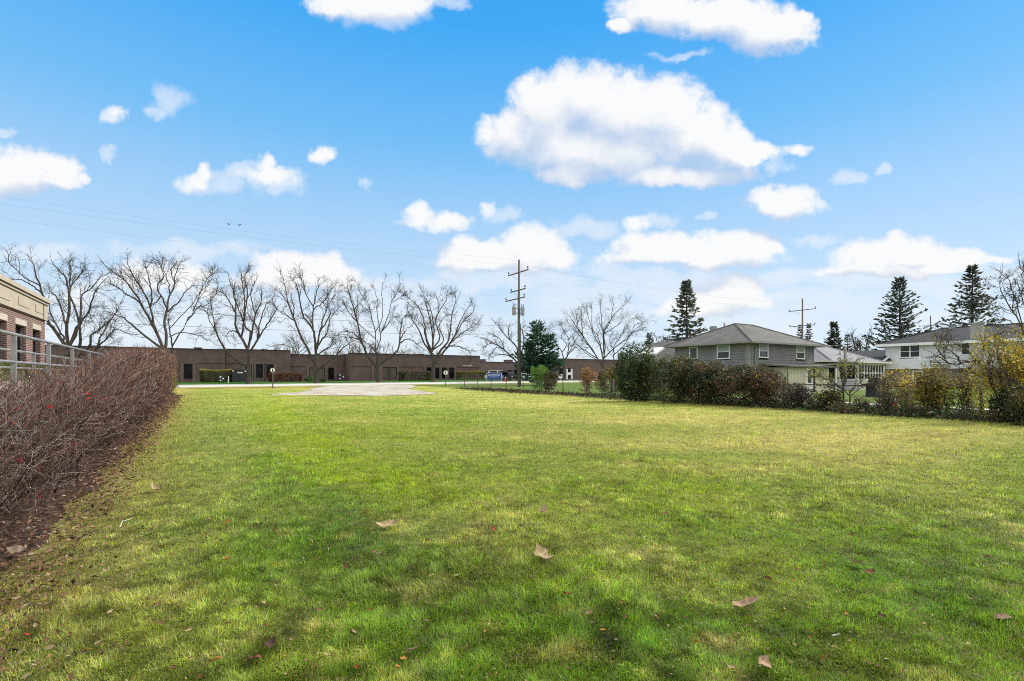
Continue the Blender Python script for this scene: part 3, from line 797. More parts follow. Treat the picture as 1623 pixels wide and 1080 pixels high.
def smooth_line(pts, K):
    pts = np.asarray(pts, float); n = len(pts)
    if n == 2: pts = np.stack([pts[0], pts.mean(0), pts[1]]); n = 3
    ext = np.concatenate([[2 * pts[0] - pts[1]], pts, [2 * pts[-1] - pts[-2]]])
    t = np.linspace(0, n - 1 - 1e-6, K); i = t.astype(int); f = (t - i)[:, None]
    p0, p1, p2, p3 = ext[i], ext[i + 1], ext[i + 2], ext[i + 3]
    return .5 * ((2 * p1) + (-p0 + p2) * f + (2 * p0 - 5 * p1 + 4 * p2 - p3) * f ** 2 + (-p0 + 3 * p1 - 3 * p2 + p3) * f ** 3)

def limb_tree(name, label, group, zoom, Y, trunk, limbs, rt, seed, dens=1.0, rl=.15, scale=1.0, twig=.72, cat='tree'):
    """bare tree from its main limbs (bearings), each given its own depth; finer growth is branched off them"""
    ox, oy, s = zoom; g = np.random.default_rng(seed)
    cv = lambda q: (ox + q[0] / s, oy + q[1] / s)
    mpp = Y / F
    done = []          # (x, y, dy, r)
    lines, rad = [], []
    tp = [cv(q) for q in trunk]
    tz = float(gz(Y)); base_y = HZ + (EYE - tz) * F / Y
    tp[0] = (tp[0][0], base_y + 1.0)
    K = 14
    P = smooth_line([W(x, y, Y) for x, y in tp], K); lines.append(P)
    rr = rt * (1 - .30 * np.linspace(0, 1, K)); rr[0] *= 1.55; rr[1] *= 1.15; rad.append(rr)
    tt = np.linspace(0, 1, 24)
    def samp(pts): return [tuple(v) for v in smooth_line([(x, y, 0) for x, y in pts], 24)[:, :2]]
    for q in samp(tp): done.append((*q, 0.0, rt * .75))
    for lb in limbs:
        pts = [cv(q) for q in lb]
        d = [((pts[0][0] - q[0]) ** 2 + (pts[0][1] - q[1]) ** 2, i) for i, q in enumerate(done)]
        dm, i = min(d); near = done[i]
        pts[0] = (near[0] * .7 + pts[0][0] * .3, near[1] * .7 + pts[0][1] * .3)
        length = sum(math.dist(pts[j], pts[j + 1]) for j in range(len(pts) - 1)) * mpp
        dy1 = near[2] + g.choice([-1, 1]) * g.uniform(.12, .5) * length
        n = len(pts)
        w3 = []
        for j, (x, y) in enumerate(pts):
            f = j / (n - 1); w3.append(W(x, y, Y + near[2] + (dy1 - near[2]) * f ** 1.2))
        K = 16
        P = smooth_line(w3, K); P[2:] += g.normal(0, .05 * scale, (K - 2, 3))
        r0 = min(near[3] * .82, rl * (.45 + .07 * length / scale)); r0 = max(r0, .05 * scale)
        f = np.linspace(0, 1, K); rr = r0 * (1 - f) ** .9 + .022 * scale * f
        lines.append(P); rad.append(rr)
        q2 = smooth_line([(x, y, 0) for x, y in pts], 24)[:, :2]
        for jj in range(24):
            ff = jj / 23; done.append((q2[jj][0], q2[jj][1], near[2] + (dy1 - near[2]) * ff ** 1.2, r0 * (1 - ff) ** .9 + .02))
    e = empty(name, W(tp[0][0], base_y, Y), 0, label, cat, group)
    off = np.array(e.location)
    V, Fq = merge([strands(P[None] - off, r[None], 7) for P, r in zip(lines, rad)])
    np_mesh('trunk', V, Fq, M['bark'], e, None, True)
    L16 = np.stack([p for p in lines[1:]])
    lens = np.linalg.norm(np.diff(L16, axis=1), axis=2).sum(1)
    sel = np.repeat(np.arange(len(L16)), np.maximum(3, (lens / scale * 1.15 * dens).astype(int)))
    par = L16[sel]
    A, RA = spawn(par, 1, (1.4 * scale, 3.6 * scale), 7, (.35, .95), .055, .17, (.045 * scale * twig, .020 * scale * twig), (.22, .98), seed + 1, .5)
    Bq, RB = spawn(A, 4.2, (.8 * scale, 1.9 * scale), 5, (.4, 1.05), .05, .2, (.024 * scale * twig, .014 * scale * twig), (.25, 1), seed + 2, .4)
    C, RC = spawn(Bq, 2.8, (.35 * scale, .95 * scale), 4, (.4, 1.1), .03, .25, (.015 * scale * twig, .010 * scale * twig), (.2, 1), seed + 3, .3)
    T1, RT1 = spawn(L16, 9 * dens, (.6 * scale, 1.6 * scale), 5, (.3, .9), .06, .2, (.026 * scale * twig, .012 * scale * twig), (.6, 1), seed + 4, .3)
    parts = [strands(A - off, RA, 4), strands(Bq - off, RB, 3), strands(C - off, RC, 3), strands(T1 - off, RT1, 3)]
    V, Fq = merge(parts)
    np_mesh('crown', V, Fq, M['bark'], e)
    return e

GT = 'bare street trees in front of the brown office'
T1z, T2z, T3z, T4z, T5z, T6z, T7z, T8z = (0, 390, 4.909), (160, 395, 5.4), (320, 415, 5.4), (420, 425, 5.683), (520, 435, 6.0), (620, 445, 6.355), (750, 480, 7.712), (840, 460, 6.0)
limb_tree('street_tree', 'bare dark spreading tree rising right behind the cream cornice of the brick building', GT, T1z, 61.5, [(525,1060),(525,900),(530,800)],
 [[(520,800),(440,680),(370,590),(355,500),(330,370),(290,260),(260,150),(200,70)],[(515,780),(490,710),(430,600),(395,520),(380,420)],[(530,780),(520,640),(540,480),(530,330),(500,230),(440,170),(390,100)],
  [(540,790),(590,660),(610,570),(560,430),(540,330),(550,200),(545,120)],[(545,780),(610,640),(630,470),(640,380),(720,320),(790,230)],[(550,850),(610,790),(630,720),(625,600),(690,520),(720,420),(745,350),(840,240)],
  [(550,880),(680,800),(710,700),(760,660),(850,580),(950,470)],[(555,890),(740,810),(790,700),(870,560),(960,430)],[(740,800),(830,720),(900,650),(1020,690)],[(300,300),(200,250),(100,160),(60,120)],[(330,370),(250,310),(160,260),(80,270)],
  [(520,640),(450,420),(380,340)],[(540,330),(620,230),(670,180)]], .42, 101)
limb_tree('street_tree', 'widest bare tree with twin trunks beyond the far end of the left hedge', GT, T2z, 66, [(560,1140),(560,950),(550,860)],
 [[(550,880),(530,850),(460,680),(410,590),(330,450),(250,320),(150,230),(40,150)],[(480,720),(450,620),(440,540),(380,400),(310,280),(240,150),(230,100)],[(530,860),(400,760),(270,650),(150,570),(50,540)],
  [(550,860),(560,760),(540,640),(570,540),(580,420),(630,310),(640,200),(690,90)],[(570,540),(540,430),(480,330),(540,230),(480,100),(440,70)],[(575,530),(650,470),(730,360),(800,300)],[(440,490),(430,340),(400,220),(370,90)],
  [(560,1000),(605,900),(605,780),(585,650),(580,560)],[(610,830),(700,680),(770,560),(830,430),(890,280),(990,180)],[(600,680),(680,580),(770,490),(850,370),(940,290),(960,160)],[(740,610),(830,510),(930,460),(1010,330)],[(612,740),(660,715),(760,725),(850,740),(910,780)],
  [(330,450),(230,390),(130,320),(70,300)],[(510,390),(450,470),(430,440)],[(600,400),(580,300),(540,180),(560,90)],[(640,300),(600,180),(650,110)]], .45, 102)
limb_tree('street_tree', 'bare tree with one low limb sweeping left, beside the charcoal utility cabinet', GT, T3z, 71, [(400,1040),(400,900),(408,770)],
 [[(405,780),(340,650),(290,540),(290,430),(280,300),(240,180),(222,85)],[(340,640),(355,520),(310,400),(270,260)],[(345,560),(370,440),(360,280),(340,140),(320,60)],[(408,730),(420,610),(370,560),(360,480),(390,300),(370,150),(395,60)],
  [(420,680),(440,560),(460,450),(510,340),(500,230)],[(415,770),(470,680),(490,600),(440,520),(400,460),(390,380)],[(465,690),(540,560),(610,460),(650,380)],[(455,650),(500,520),(550,370),(620,300)],
  [(395,900),(290,840),(200,750),(135,640),(100,500),(70,300)],[(130,610),(80,530),(35,420)],[(290,430),(230,330),(180,250)],[(380,340),(440,210),(480,120)],[(460,450),(420,300),(450,170)],[(320,600),(250,590),(200,640)]], .34, 103)
limb_tree('street_tree', 'bare tree with a long low limb reaching right, behind the low green shrubs', GT, T4z, 76, [(465,1035),(455,880),(460,770)],
 [[(445,870),(390,740),(320,610),(270,490),(220,350),(150,240),(45,150)],[(260,470),(215,330),(190,230),(170,130),(140,45)],[(265,480),(180,420),(100,370)],[(458,770),(445,640),(425,540),(340,420),(310,270),(280,150),(250,100)],
  [(430,550),(432,380),(470,200),(485,75)],[(435,350),(370,240),(340,130),(310,70)],[(440,380),(540,290),(610,170)],[(470,750),(490,600),(520,470),(560,350),(570,220)],[(475,740),(500,660),(560,580),(590,450),(680,340)],
  [(475,920),(580,840),(670,750),(770,670),(850,640)],[(800,660),(740,600),(640,610)],[(520,780),(600,690),(630,600)],[(270,430),(260,340),(230,260)],[(500,560),(580,430),(580,330),(640,230)],[(330,420),(390,440),(420,500)]], .36, 104)
limb_tree('street_tree', 'bare tree with a broad open crown between two office windows and a clipped hedge', GT, T5z, 81, [(480,1025),(475,880),(467,745)],
 [[(462,895),(370,770),(320,640),(290,480),(240,320),(200,180),(180,65)],[(275,450),(190,350),(120,230)],[(310,630),(240,560),(130,550),(60,600)],[(300,630),(200,600),(110,600)],[(455,750),(400,670),(325,630)],
  [(462,720),(450,560),(400,350),(370,260),(280,150)],[(440,610),(350,530),(280,450),(270,330)],[(470,720),(500,600),(470,400),(460,220),(425,90)],[(455,540),(520,400),(510,200),(520,65)],[(510,560),(560,430),(600,280),(650,180),(690,85)],
  [(515,550),(590,450),(640,390)],[(485,860),(630,750),(680,650),(690,500),(730,400),(810,320)],[(680,640),(740,530),(820,470)],[(690,650),(750,620),(830,650),(890,700)],[(400,340),(320,200),(280,90)],[(600,280),(690,220),(740,185)],[(250,350),(300,280),(340,330)]], .33, 105)
limb_tree('street_tree', 'bare vase-shaped tree in front of the office doors, left of the round sign', GT, T6z, 86, [(420,1020),(425,860),(412,730)],
 [[(405,750),(330,620),(270,480),(200,380),(150,230)],[(400,710),(340,540),(320,460),(220,380)],[(412,710),(350,560),(330,400),(260,250),(170,170)],[(412,710),(420,560),(390,400),(340,200),(310,100)],[(420,690),(430,480),(400,300),(350,180)],
  [(425,700),(490,560),(440,420),(470,330),(550,200),(560,100)],[(430,710),(530,600),(480,470),(520,380),(570,330)],[(435,810),(540,660),(590,560),(600,440),(620,300),(700,110)],[(440,860),(560,680),(640,560),(700,400),(820,200)],
  [(580,640),(660,570),(760,500),(880,440)],[(650,560),(720,420),(820,320),(840,230)],[(540,670),(640,660),(760,690),(800,740)],[(400,300),(290,280),(200,260)],[(620,300),(650,200),(640,130)],[(480,330),(470,200),(440,130)],[(740,390),(800,420),(870,430)]], .36, 106)
limb_tree('street_tree', 'bare low-spreading tree behind the tall utility pole', GT, T7z, 94, [(575,1000),(572,880),(568,800)],
 [[(565,850),(520,720),(430,620),(330,540),(200,470),(90,420)],[(430,610),(310,540),(230,610),(180,690)],[(380,570),(340,460),(240,400)],[(565,790),(540,560),(440,450),(330,320),(300,260)],[(575,740),(620,480),(600,350),(640,260)],
  [(580,740),(700,500),(780,350),(840,250)],[(585,760),(800,520),(880,350),(930,290)],[(500,700),(420,640),(300,640),(220,680)],[(440,450),(430,340),(460,270)],[(330,540),(250,500),(150,520),(120,600)]], .36, 107)
limb_tree('street_tree', 'small bare tree in front of the white framed doorway', GT, T7z, 101, [(1110,930),(1110,800),(1108,730)],
 [[(1108,740),(1080,600),(1010,500),(970,430)],[(1110,720),(1150,640),(1170,460),(1100,330),(1050,250)],[(1090,600),(1140,520),(1080,420),(1100,350)],[(1115,700),(1200,560),(1250,460),(1310,390)],[(1120,690),(1230,560),(1320,590)],[(1170,450),(1240,370),(1290,340)],[(1040,540),(990,520),(960,580)]], .34, 108)
limb_tree('bare_tree', 'many-stemmed bare tree fanning up behind the orange bush', None, T8z, 46, [(712,900),(708,800),(705,760)],
 [[(700,760),(600,580),(500,470),(330,265)],[(700,750),(560,520),(430,330),(355,215)],[(700,730),(680,560),(600,400),(585,120)],[(710,730),(710,500),(680,300),(668,90)],[(710,650),(700,420),(780,260),(890,145)],[(690,640),(640,430),(520,320)],[(715,650),(790,560),(900,480),(1000,380),(1125,260)],
  [(705,560),(700,400),(760,300),(800,105)],[(660,650),(500,560),(420,480),(400,400)],[(500,470),(490,300),(490,170)],[(600,400),(560,280),(540,190)],[(700,420),(840,330),(880,260)],[(560,520),(470,380),(430,190)],[(690,700),(560,620),(480,560)]], .10, 109, .8, .055, .62, .5)
limb_tree('bare_tree', 'dark twiggy bare tree above the tall green bush', None, T8z, 52, [(800,900),(800,760),(798,650)],
 [[(798,660),(790,560),(850,460),(930,330)],[(800,620),(900,520),(960,420),(1090,360)],[(800,600),(760,480),(800,390)],[(850,460),(890,380),(950,290),(1040,250)],[(960,420),(1000,330),(1060,310)],[(800,640),(740,570),(730,500)]], .09, 110, 1.1, .05, .62, .5)
limb_tree('bare_tree', 'dark bare tree rising from behind the office roof', None, T4z, 125, [(300,1100),(300,900),(298,790)],
 [[(298,800),(250,720),(215,650),(180,640)],[(300,780),(270,690),(240,620)],[(250,720),(150,690),(50,710),(20,690)],[(300,790),(340,770),(420,720)],[(215,650),(160,700),(90,740)],[(298,780),(300,700),(290,650)],[(310,770),(380,690),(360,640)]], .30, 111, 1.0, .16, 1.0)

def thicket_tree(x, base_y, top_y, Y, w, seed, label, group, name='bare_tree', c=None):
    """many-stemmed bare tree far off"""
    g = np.random.default_rng(seed)
    tz = float(gz(Y)); yb = HZ + (EYE - tz) * F / Y
    B0 = W(x, yb, Y); H = (yb - top_y) / F * Y; R = w / F * Y * .5
    st = []
    for i in range(9):
        a = g.uniform(0, 6.28); e_ = np.sqrt(g.random()) * R
        st.append(smooth_line([B0, B0 + np.array([0, 0, H * .28]) + np.array([math.cos(a), math.sin(a), 0]) * e_ * .18, B0 + np.array([math.cos(a) * e_ * .6, math.sin(a) * e_ * .6, H * .62]), B0 + np.array([math.cos(a) * e_, math.sin(a) * e_, H * g.uniform(.8, 1.0)])], 12))
    st = np.stack(st)
    e = empty(name, B0, 0, label, 'tree', group); off = B0
    s = H / 9.0
    V, Fq = strands(st - off, np.linspace(.16 * s, .03 * s, 12)[None].repeat(9, 0), 5)
    np_mesh('trunk', V, Fq, M['bark'] if c is None else c, e, None, True)
    A, RA = spawn(st, 9, (1.2 * s, 2.8 * s), 6, (.3, .9), .05, .16, (.05 * s, .022 * s), (.3, 1), seed + 1)
    Bq, RB = spawn(A, 4, (.6 * s, 1.6 * s), 4, (.4, 1), .05, .2, (.026 * s, .014 * s), (.2, 1), seed + 2)
    V, Fq = merge([strands(A - off, RA, 3), strands(Bq - off, RB, 3)])
    np_mesh('crown', V, Fq, M['bark'] if c is None else c, e)
    return e
M['bark_pale'] = simple('pale_grey_bark', (.20, .175, .15), .95, .3, 2)
GB = 'pale bare trees beyond the office roof'
for i, (x, ty, w) in enumerate([(548,548,40),(575,543,44),(602,541,46),(632,546,42),(655,552,36),(520,552,34),(430,549,50),(455,541,40),(690,556,30),(560,541,26)]):
    thicket_tree(x, 0, ty, 150 + (i % 3) * 9, w, 300 + i, 'pale grey twiggy tree showing over the flat office roof', GB, 'bare_tree', M['bark_pale'])
thicket_tree(1365, 0, 524, 105, 34, 330, 'thin pale bare tree between the dark evergreens and the white house', None)
thicket_tree(1338, 0, 536, 120, 60, 331, 'broad low bare tree behind the pale grey roof', None, 'bare_tree', M['bark_pale'])
thicket_tree(1052, 0, 530, 95, 44, 332, 'faint bare tree left of the tall spruce', None, 'bare_tree', M['bark_pale'])

# conifers -----------------------------------------------------------------
def conifer(x, top_y, Y, wpx, seed, label, group=None, name='spruce_tree', col=(.030, .047, .028), droop=.25, whorl=.55, bare=.08, dense=1.0, leaders=1, lift=.10, sharp=.82):
    g = np.random.default_rng(seed)
    tz = float(gz(Y)); yb = HZ + (EYE - tz) * F / Y
    B0 = W(x, yb, Y); H = (yb - top_y) / F * Y; R = wpx / F * Y * .5
    e = empty(name, B0, 0, label, 'tree', group)
    tk = smooth_line([(0, 0, -.1), (0.05, .03, H * .5), (0, 0, H * .985)], 14)
    V, Fq = strands(tk[None], np.linspace(max(.16, H * .018), .03, 14)[None], 8)
    np_mesh('trunk', V, Fq, M['bark'], e, None, True)
    lines, Ls = [], []
    for li in range(leaders):
        ld = np.array([(0, 0, 0), (.42 * R, .1, 0), (-.30 * R, -.25 * R, 0)][li]); Hs = H * (1, .80, .66)[li]; Rs = R * (1, .62, .6)[li]
        z = H * bare if li == 0 else H * .22
        while z < Hs * .985:
            t = z / Hs
            prof = (1 - t) ** sharp * (.90 + .1 * min(1, t / .12))
            nb = max(5, int(g.integers(6, 11) * (1 if t < .8 else .8))); a0 = g.uniform(0, 6.28)
            for j in range(nb):
                a = a0 + j * 6.28 / nb + g.normal(0, .25)
                Lb = Rs * prof * g.choice([g.uniform(.4, .7), g.uniform(.75, 1.0), g.uniform(.9, 1.3)]) + .10
                d = np.array([math.cos(a), math.sin(a), 0]); K = 7
                f = np.linspace(0, 1, K)
                up = lift + .5 * max(0, t - .55)
                zz = Lb * (up * f * 1.6 - droop * (1 - t) * 1.5 * f ** 1.3 + .20 * f ** 3)
                ln = ld + np.stack([d[0] * Lb * f, d[1] * Lb * f, z + zz], 1); ln[1:] += g.normal(0, .03 * Lb, (K - 1, 3))
                lines.append(ln); Ls.append(Lb)
            z += whorl * (1.15 - .55 * t) * g.uniform(.7, 1.3)
    Lr = np.stack(lines); Ls = np.array(Ls)
    # foliage sprays: drooping tufts hung along each bough
    n = len(Lr); per = int(62 * dense)
    bi = np.repeat(np.arange(n), np.maximum(5, (per * np.clip(Ls / (R + 1e-6), .2, 1.2)).astype(int)))
    m = len(bi)
    t = (g.random(m) ** .65) * 5.99; i0 = t.astype(int); f = (t - i0)[:, None]
    p = Lr[bi, i0] * (1 - f) + Lr[bi, i0 + 1] * f
    tg = Lr[bi, i0 + 1] - Lr[bi, i0]; tg /= np.linalg.norm(tg, axis=1, keepdims=True) + 1e-9
    side = np.stack([-tg[:, 1], tg[:, 0], np.zeros(m)], 1)
    sgn = g.choice([-1., 1.], m)[:, None]
    sz = np.clip(.20 * R, .22, .62) * g.uniform(.6, 1.3, m)
    d = tg * g.uniform(.3, 1.0, (m, 1)) + side * sgn * g.uniform(.2, 1.0, (m, 1)); d[:, 2] += g.uniform(-.35, .22, m)
    d /= np.linalg.norm(d, axis=1, keepdims=True)
    wv = np.cross(d, g.normal(size=(m, 3))); wv /= np.linalg.norm(wv, axis=1, keepdims=True) + 1e-9
    q = p + d * sz[:, None]; mid = p + d * sz[:, None] * .45
    wd_ = (sz * g.uniform(.14, .24, m))[:, None]
    V = np.stack([p, mid + wv * wd_, q, mid - wv * wd_ + np.array([0, 0, -.03])], 1).reshape(-1, 3)
    Fq = np.arange(m)[:, None] * 4 + np.array([[0, 1, 2, 3]])
    c = np.array(col) * g.uniform(.55, 1.55, (m, 1)); c[:, 0] *= g.uniform(.85, 1.25, m)
    Vb, Fb = strands(Lr, (np.linspace(1, .35, 7)[None] * (.012 + .012 * Ls[:, None])), 3)
    Va, Fa = merge([(V, Fq), (Vb, Fb)])
    C = np.concatenate([np.repeat(c, 4, 0), np.tile(np.array([[.045, .038, .03]]), (len(Vb), 1))])
    np_mesh('crown', Va, Fa, M['leaf'], e, C)
    return e
conifer(1088, 446, 74, 118, 401, 'tall blue-grey spruce behind the left end of the grey hip roof', None, 'spruce_tree', (.092, .112, .084), .50, .62, .10, .95, sharp=1.05)
conifer(1426, 439, 84, 138, 402, 'broad dark spruce behind the left end of the white house', None, 'spruce_tree', (.062, .078, .054), .12, .66, .10, .8, lift=.12, sharp=1.0)
conifer(1541, 419, 78, 130, 403, 'tallest dark spruce rising behind the brick chimney', None, 'spruce_tree', (.058, .070, .052), .10, .76, .16, .65, lift=.12, sharp=1.0)
conifer(1322, 511, 92, 52, 404, 'dark pointed evergreen behind the pale grey roof', None, 'evergreen_tree', (.044, .060, .038), .12, .6, .05, .6, sharp=1.0)
conifer(1343, 529, 96, 34, 405, 'smaller dark evergreen right of the pointed one', None, 'evergreen_tree', (.044, .060, .038), .12, .6, .05, .6, sharp=1.0)
conifer(1268, 514, 90, 22, 406, 'thin dark evergreen left of the far utility pole', None, 'evergreen_tree', (.030, .042, .024), .1, .5, .05, .9)
conifer(1282, 512, 91, 24, 407, 'thin dark evergreen right of the far utility pole', None, 'evergreen_tree', (.030, .042, .024), .1, .5, .05, .9)
conifer(1029, 527, 88, 30, 408, 'small evergreen tip above the low grey roof', None, 'evergreen_tree', (.05, .06, .04), .15, .45, .05, 1.0)
conifer(852, 511, 62, 86, 409, 'dense dark green fir right of the tall utility pole', None, 'fir_tree', (.040, .088, .052), .12, .62, .05, .62, leaders=3, lift=.22, sharp=.8)
# ------------------------------------------------------------------ left hedge (bare, twiggy)
def hedge_h(b): return np.interp(b, [0, 3, 6, 10, 12.3, 16, 18.6, 22.5, 32, 44, 48], [.98, 1.0, 1.06, 1.13, 1.18, 1.32, 1.66, 2.0, 2.42, 2.85, 2.6])
def left_hedge():
    g = np.random.default_rng(77)
    parts, cols = [], []
    def addp(Pt, R, sides, c):
        V, Fq = strands(Pt, R, sides); parts.append((V, Fq)); cols.append(np.repeat(c, Pt.shape[1] * sides, axis=0))
    def place(Pab):            # (n,K,3) in street coordinates (a, b, height) -> world
        X, Y = xy(Pab[..., 0], Pab[..., 1]); return np.stack([X, Y, gz(Y) + Pab[..., 2]], -1)
    # thick dark stems leaning out of the ground
    n = 1700
    b = 1.0 + 45.6 * g.random(n) ** 1.9; H = hedge_h(b); sc = np.clip(b / 9, .8, 3)
    Pt = np.zeros((n, 7, 3)); Pt[:, 0, 0] = g.normal(-2.2, .32, n); Pt[:, 0, 1] = b
    d = np.stack([g.normal(.05, .5, n), g.normal(0, .55, n), np.ones(n)], 1); d /= np.linalg.norm(d, axis=1, keepdims=True)
    for k in range(1, 7):
        d = d + g.normal(0, .16, (n, 3)); d[:, 2] += .04; d /= np.linalg.norm(d, axis=1, keepdims=True)
        Pt[:, k] = Pt[:, k - 1] + d * (H * g.uniform(.10, .19, n))[:, None]
    Pt[..., 0] = np.minimum(Pt[..., 0], -1.30 - .06 * np.abs(g.normal(size=(n, 7)))); Pt[..., 2] = np.maximum(Pt[..., 2], .02)
    Pt[..., 1] = np.maximum(Pt[..., 1], .9)
    addp(place(Pt), np.linspace(.012, .0055, 7)[None] * sc[:, None], 5, np.array([[.026, .022, .020]]) * g.uniform(.6, 1.3, (n, 1)))
    # cut, zig-zag twigs filling the volume
    n = 62000
    b = .9 + 46.1 * g.random(n) ** 2.1; H = hedge_h(b); sc = np.clip(b / 8, .7, 3.4)
    z = H * (g.random(n) ** .70) * .97 + .05
    half = (1.02 + .12 * np.sin(np.clip(z / H, 0, 1) * 2.6)) * np.where(z / H > .8, .85, 1)
    side = np.where(g.random(n) < .6, np.sqrt(g.random(n)), g.uniform(-1, 1, n))
    a = -2.4 + half * side * (.82 + .3 * fbm(b * 1.1, z * 1.5, 3))
    a = np.minimum(a, -1.34 + .09 * g.normal(size=n))
    K = 5
    Pt = np.zeros((n, K, 3)); Pt[:, 0] = np.stack([a, b, z], 1)
    d = np.stack([g.normal(.30, .7, n), g.normal(0, .75, n), g.normal(.75, .55, n)], 1); d /= np.linalg.norm(d, axis=1, keepdims=True)
    Lh = g.uniform(.16, .55, n) * np.clip(sc, .8, 1.5)
    for k in range(1, K):
        d = d + g.normal(0, .33, (n, 3)); d[:, 2] += .08; d /= np.linalg.norm(d, axis=1, keepdims=True)
        Pt[:, k] = Pt[:, k - 1] + d * (Lh / (K - 1))[:, None]
    Pt[..., 2] = np.maximum(Pt[..., 2], .03); Pt[..., 0] = np.minimum(Pt[..., 0], -1.12)
    f = np.clip(b / 30, 0, 1)[:, None]
    top = np.clip(z / H, 0, 1)[:, None]
    base = np.array([.096, .062, .048]) * (1 - f) + np.array([.175, .094, .074]) * f
    pal = base * np.where(g.random(n) < .5, g.uniform(.25, .6, n), g.uniform(.8, 1.7, n))[:, None]
    pale = (g.random(n) < .13 + .1 * top[:, 0])[:, None]; pal = np.where(pale, np.array([.36, .315, .29]) * g.uniform(.7, 1.2, (n, 1)), pal)
    pinkish = (g.random(n) < .22 * top[:, 0] * np.clip(b / 14, .2, 1))[:, None]; pal = np.where(pinkish, np.array([.26, .135, .105]) * g.uniform(.7, 1.3, (n, 1)), pal)
    thick = (g.random(n) < .08) & ~pale[:, 0]
    r = np.linspace(1, .4, K)[None] * (g.uniform(.0015, .0038, n) * sc ** .9 * np.where(thick, 2.2, 1))[:, None]
    addp(place(Pt), r, 3, pal)
    # long shoots standing out of the top
    n = 1300
    b = .8 + 46 * g.random(n) ** 1.6; H = hedge_h(b); sc = np.clip(b / 8, .8, 3)
    K = 6; Pt = np.zeros((n, K, 3)); Pt[:, 0] = np.stack([-2.35 + g.normal(0, .5, n), b, H * g.uniform(.72, .95, n)], 1)
    d = np.stack([g.normal(.1, .35, n), g.normal(0, .4, n), np.ones(n)], 1); d /= np.linalg.norm(d, axis=1, keepdims=True)
    for k in range(1, K):
        d = d + g.normal(0, .18, (n, 3)); d /= np.linalg.norm(d, axis=1, keepdims=True)
        Pt[:, k] = Pt[:, k - 1] + d * (H * g.uniform(.02, .06, n))[:, None]
    addp(place(Pt), np.linspace(1, .5, K)[None] * (.0042 * sc)[:, None], 3, np.array([[.15, .09, .082]]) * g.uniform(.5, 1.6, (n, 1)))
    V, Fq = merge(parts); C = np.concatenate(cols)
    x0, y0 = xy(-2.35, 8); e = empty('hedge', (x0, y0, 0), 0, 'long bare twiggy red-brown hedge running along the left side of the lawn', 'hedge')
    off = np.array([x0, y0, 0.])
    np_mesh('branches', V - off, Fq, M['twig'], e, C)
    # a few leaves still hanging on: scarlet near, pale yellow-green at the far end
    n = 120
    b = .8 + 30 * g.random(n) ** 1.7; H = hedge_h(b); z = H * g.uniform(.25, 1.1, n); a = -2.3 + (.75 + .3 * g.random(n)) * np.where(g.random(n) < .75, 1, -.2)
    X, Y = xy(a, b); P = np.stack([X, Y, gz(Y) + z], 1)
    P = np.repeat(P, 2, 0) + g.normal(0, .018, (2 * n, 3))
    V1, q1 = quads(P - off, .042 + .0018 * np.repeat(b, 2), 5, 0, .45)
    c1 = np.array([.62, .045, .04]) * g.uniform(.6, 1.25, (2 * n, 1))
    n2 = 2600
    b2 = g.uniform(36, 47.5, n2); H2 = hedge_h(b2); z2 = H2 * g.uniform(.12, 1.0, n2) ** .8
    a2 = -1.15 + g.normal(0, .14, n2) - .3 * (z2 / H2)
    X, Y = xy(a2, b2); P2 = np.stack([X, Y, gz(Y) + z2], 1)
    V2, q2 = quads(P2 - off, .12, 6, 0, .5)
    pal = np.array([(.30, .12, .085), (.22, .095, .075), (.26, .24, .06), (.14, .16, .04)])
    low = (z2 / H2 < .5).astype(int)
    c2 = pal[np.where(g.random(n2) < .85 - .5 * low, g.integers(0, 2, n2), g.integers(2, 4, n2))] * g.uniform(.6, 1.3, (n2, 1))
    Va, Fa = merge([(V1, q1), (V2, q2)])
    np_mesh('leaves', Va, Fa, M['leaf'], e, np.repeat(np.concatenate([c1, c2]), 4, 0))
left_hedge()

# ------------------------------------------------------------------ terrace, railing, brick building on the left
def grid_thing(name, a, b, z, label, cat, group=None):
    x, y = xy(a, b); return empty(name, (x, y, z), TH, label, cat, group)
tz = 1.30
t = MB()
t.box(-9.0, -3.05, 2, 33.5, 0, tz - .12); t.box(-9.0, -3.35, 33.5, 60, 0, .6)
tr = tag(t.build('retaining_wall', M['stone']), 'pale stone retaining wall of the raised terrace behind the hedge', 'wall')
cap = MB(); cap.box(-9.0, -2.98, 1.9, 33.6, tz - .12, tz); cap.build('coping', M['lintel'], tr, .02)
tr.rotation_euler = (0, 0, TH)

def railing(a, b0, b1, step, ztop, label, zmid=True, end_drop=False):
    e = grid_thing('pipe_railing', a, b0, tz, label, 'railing', 'grey pipe railings on the terrace')
    h = ztop - tz
    n = int((b1 - b0) / step)
    for i in range(n + 1):
        y = i * step
        p = MB(); p.box(-.038, .038, y - .038, y + .038, 0, h - .03); p.box(-.09, .09, y - .09, y + .09, 0, .014)
        p.build('post', M['galv'], e, .008)
    L_ = b1 - b0
    r = MB(); r.tube((0, -.3, h), (0, L_ + .2, h), .033, n=12)
    if end_drop: r.tube((0, L_ + .2, h), (0, L_ + .9, h - .35), .033, n=12)
    r.build('top_rail', M['galv'], e, 0, True)
    r = MB(); r.tube((0, -.3, h * .47), (0, L_ + .2, h * .47), .028, n=12); r.build('middle_rail', M['galv'], e, 0, True)
    return e
railing(-2.83, 4.91, 23.5, 2.65, 2.27, 'near grey pipe railing along the terrace edge just above the hedge', end_drop=True)
railing(-4.35, 8.25, 31.1, 4.55, 2.22, 'far grey pipe railing on the building side of the terrace walk')

bd = grid_thing('brick_building', -7.0, 37.5, 0, 'single-storey red brick building with a cream cornice on the left', 'building')
w = MB()
wins = [(-5.45, -3.75), (-2.45, -.75 - .3)]
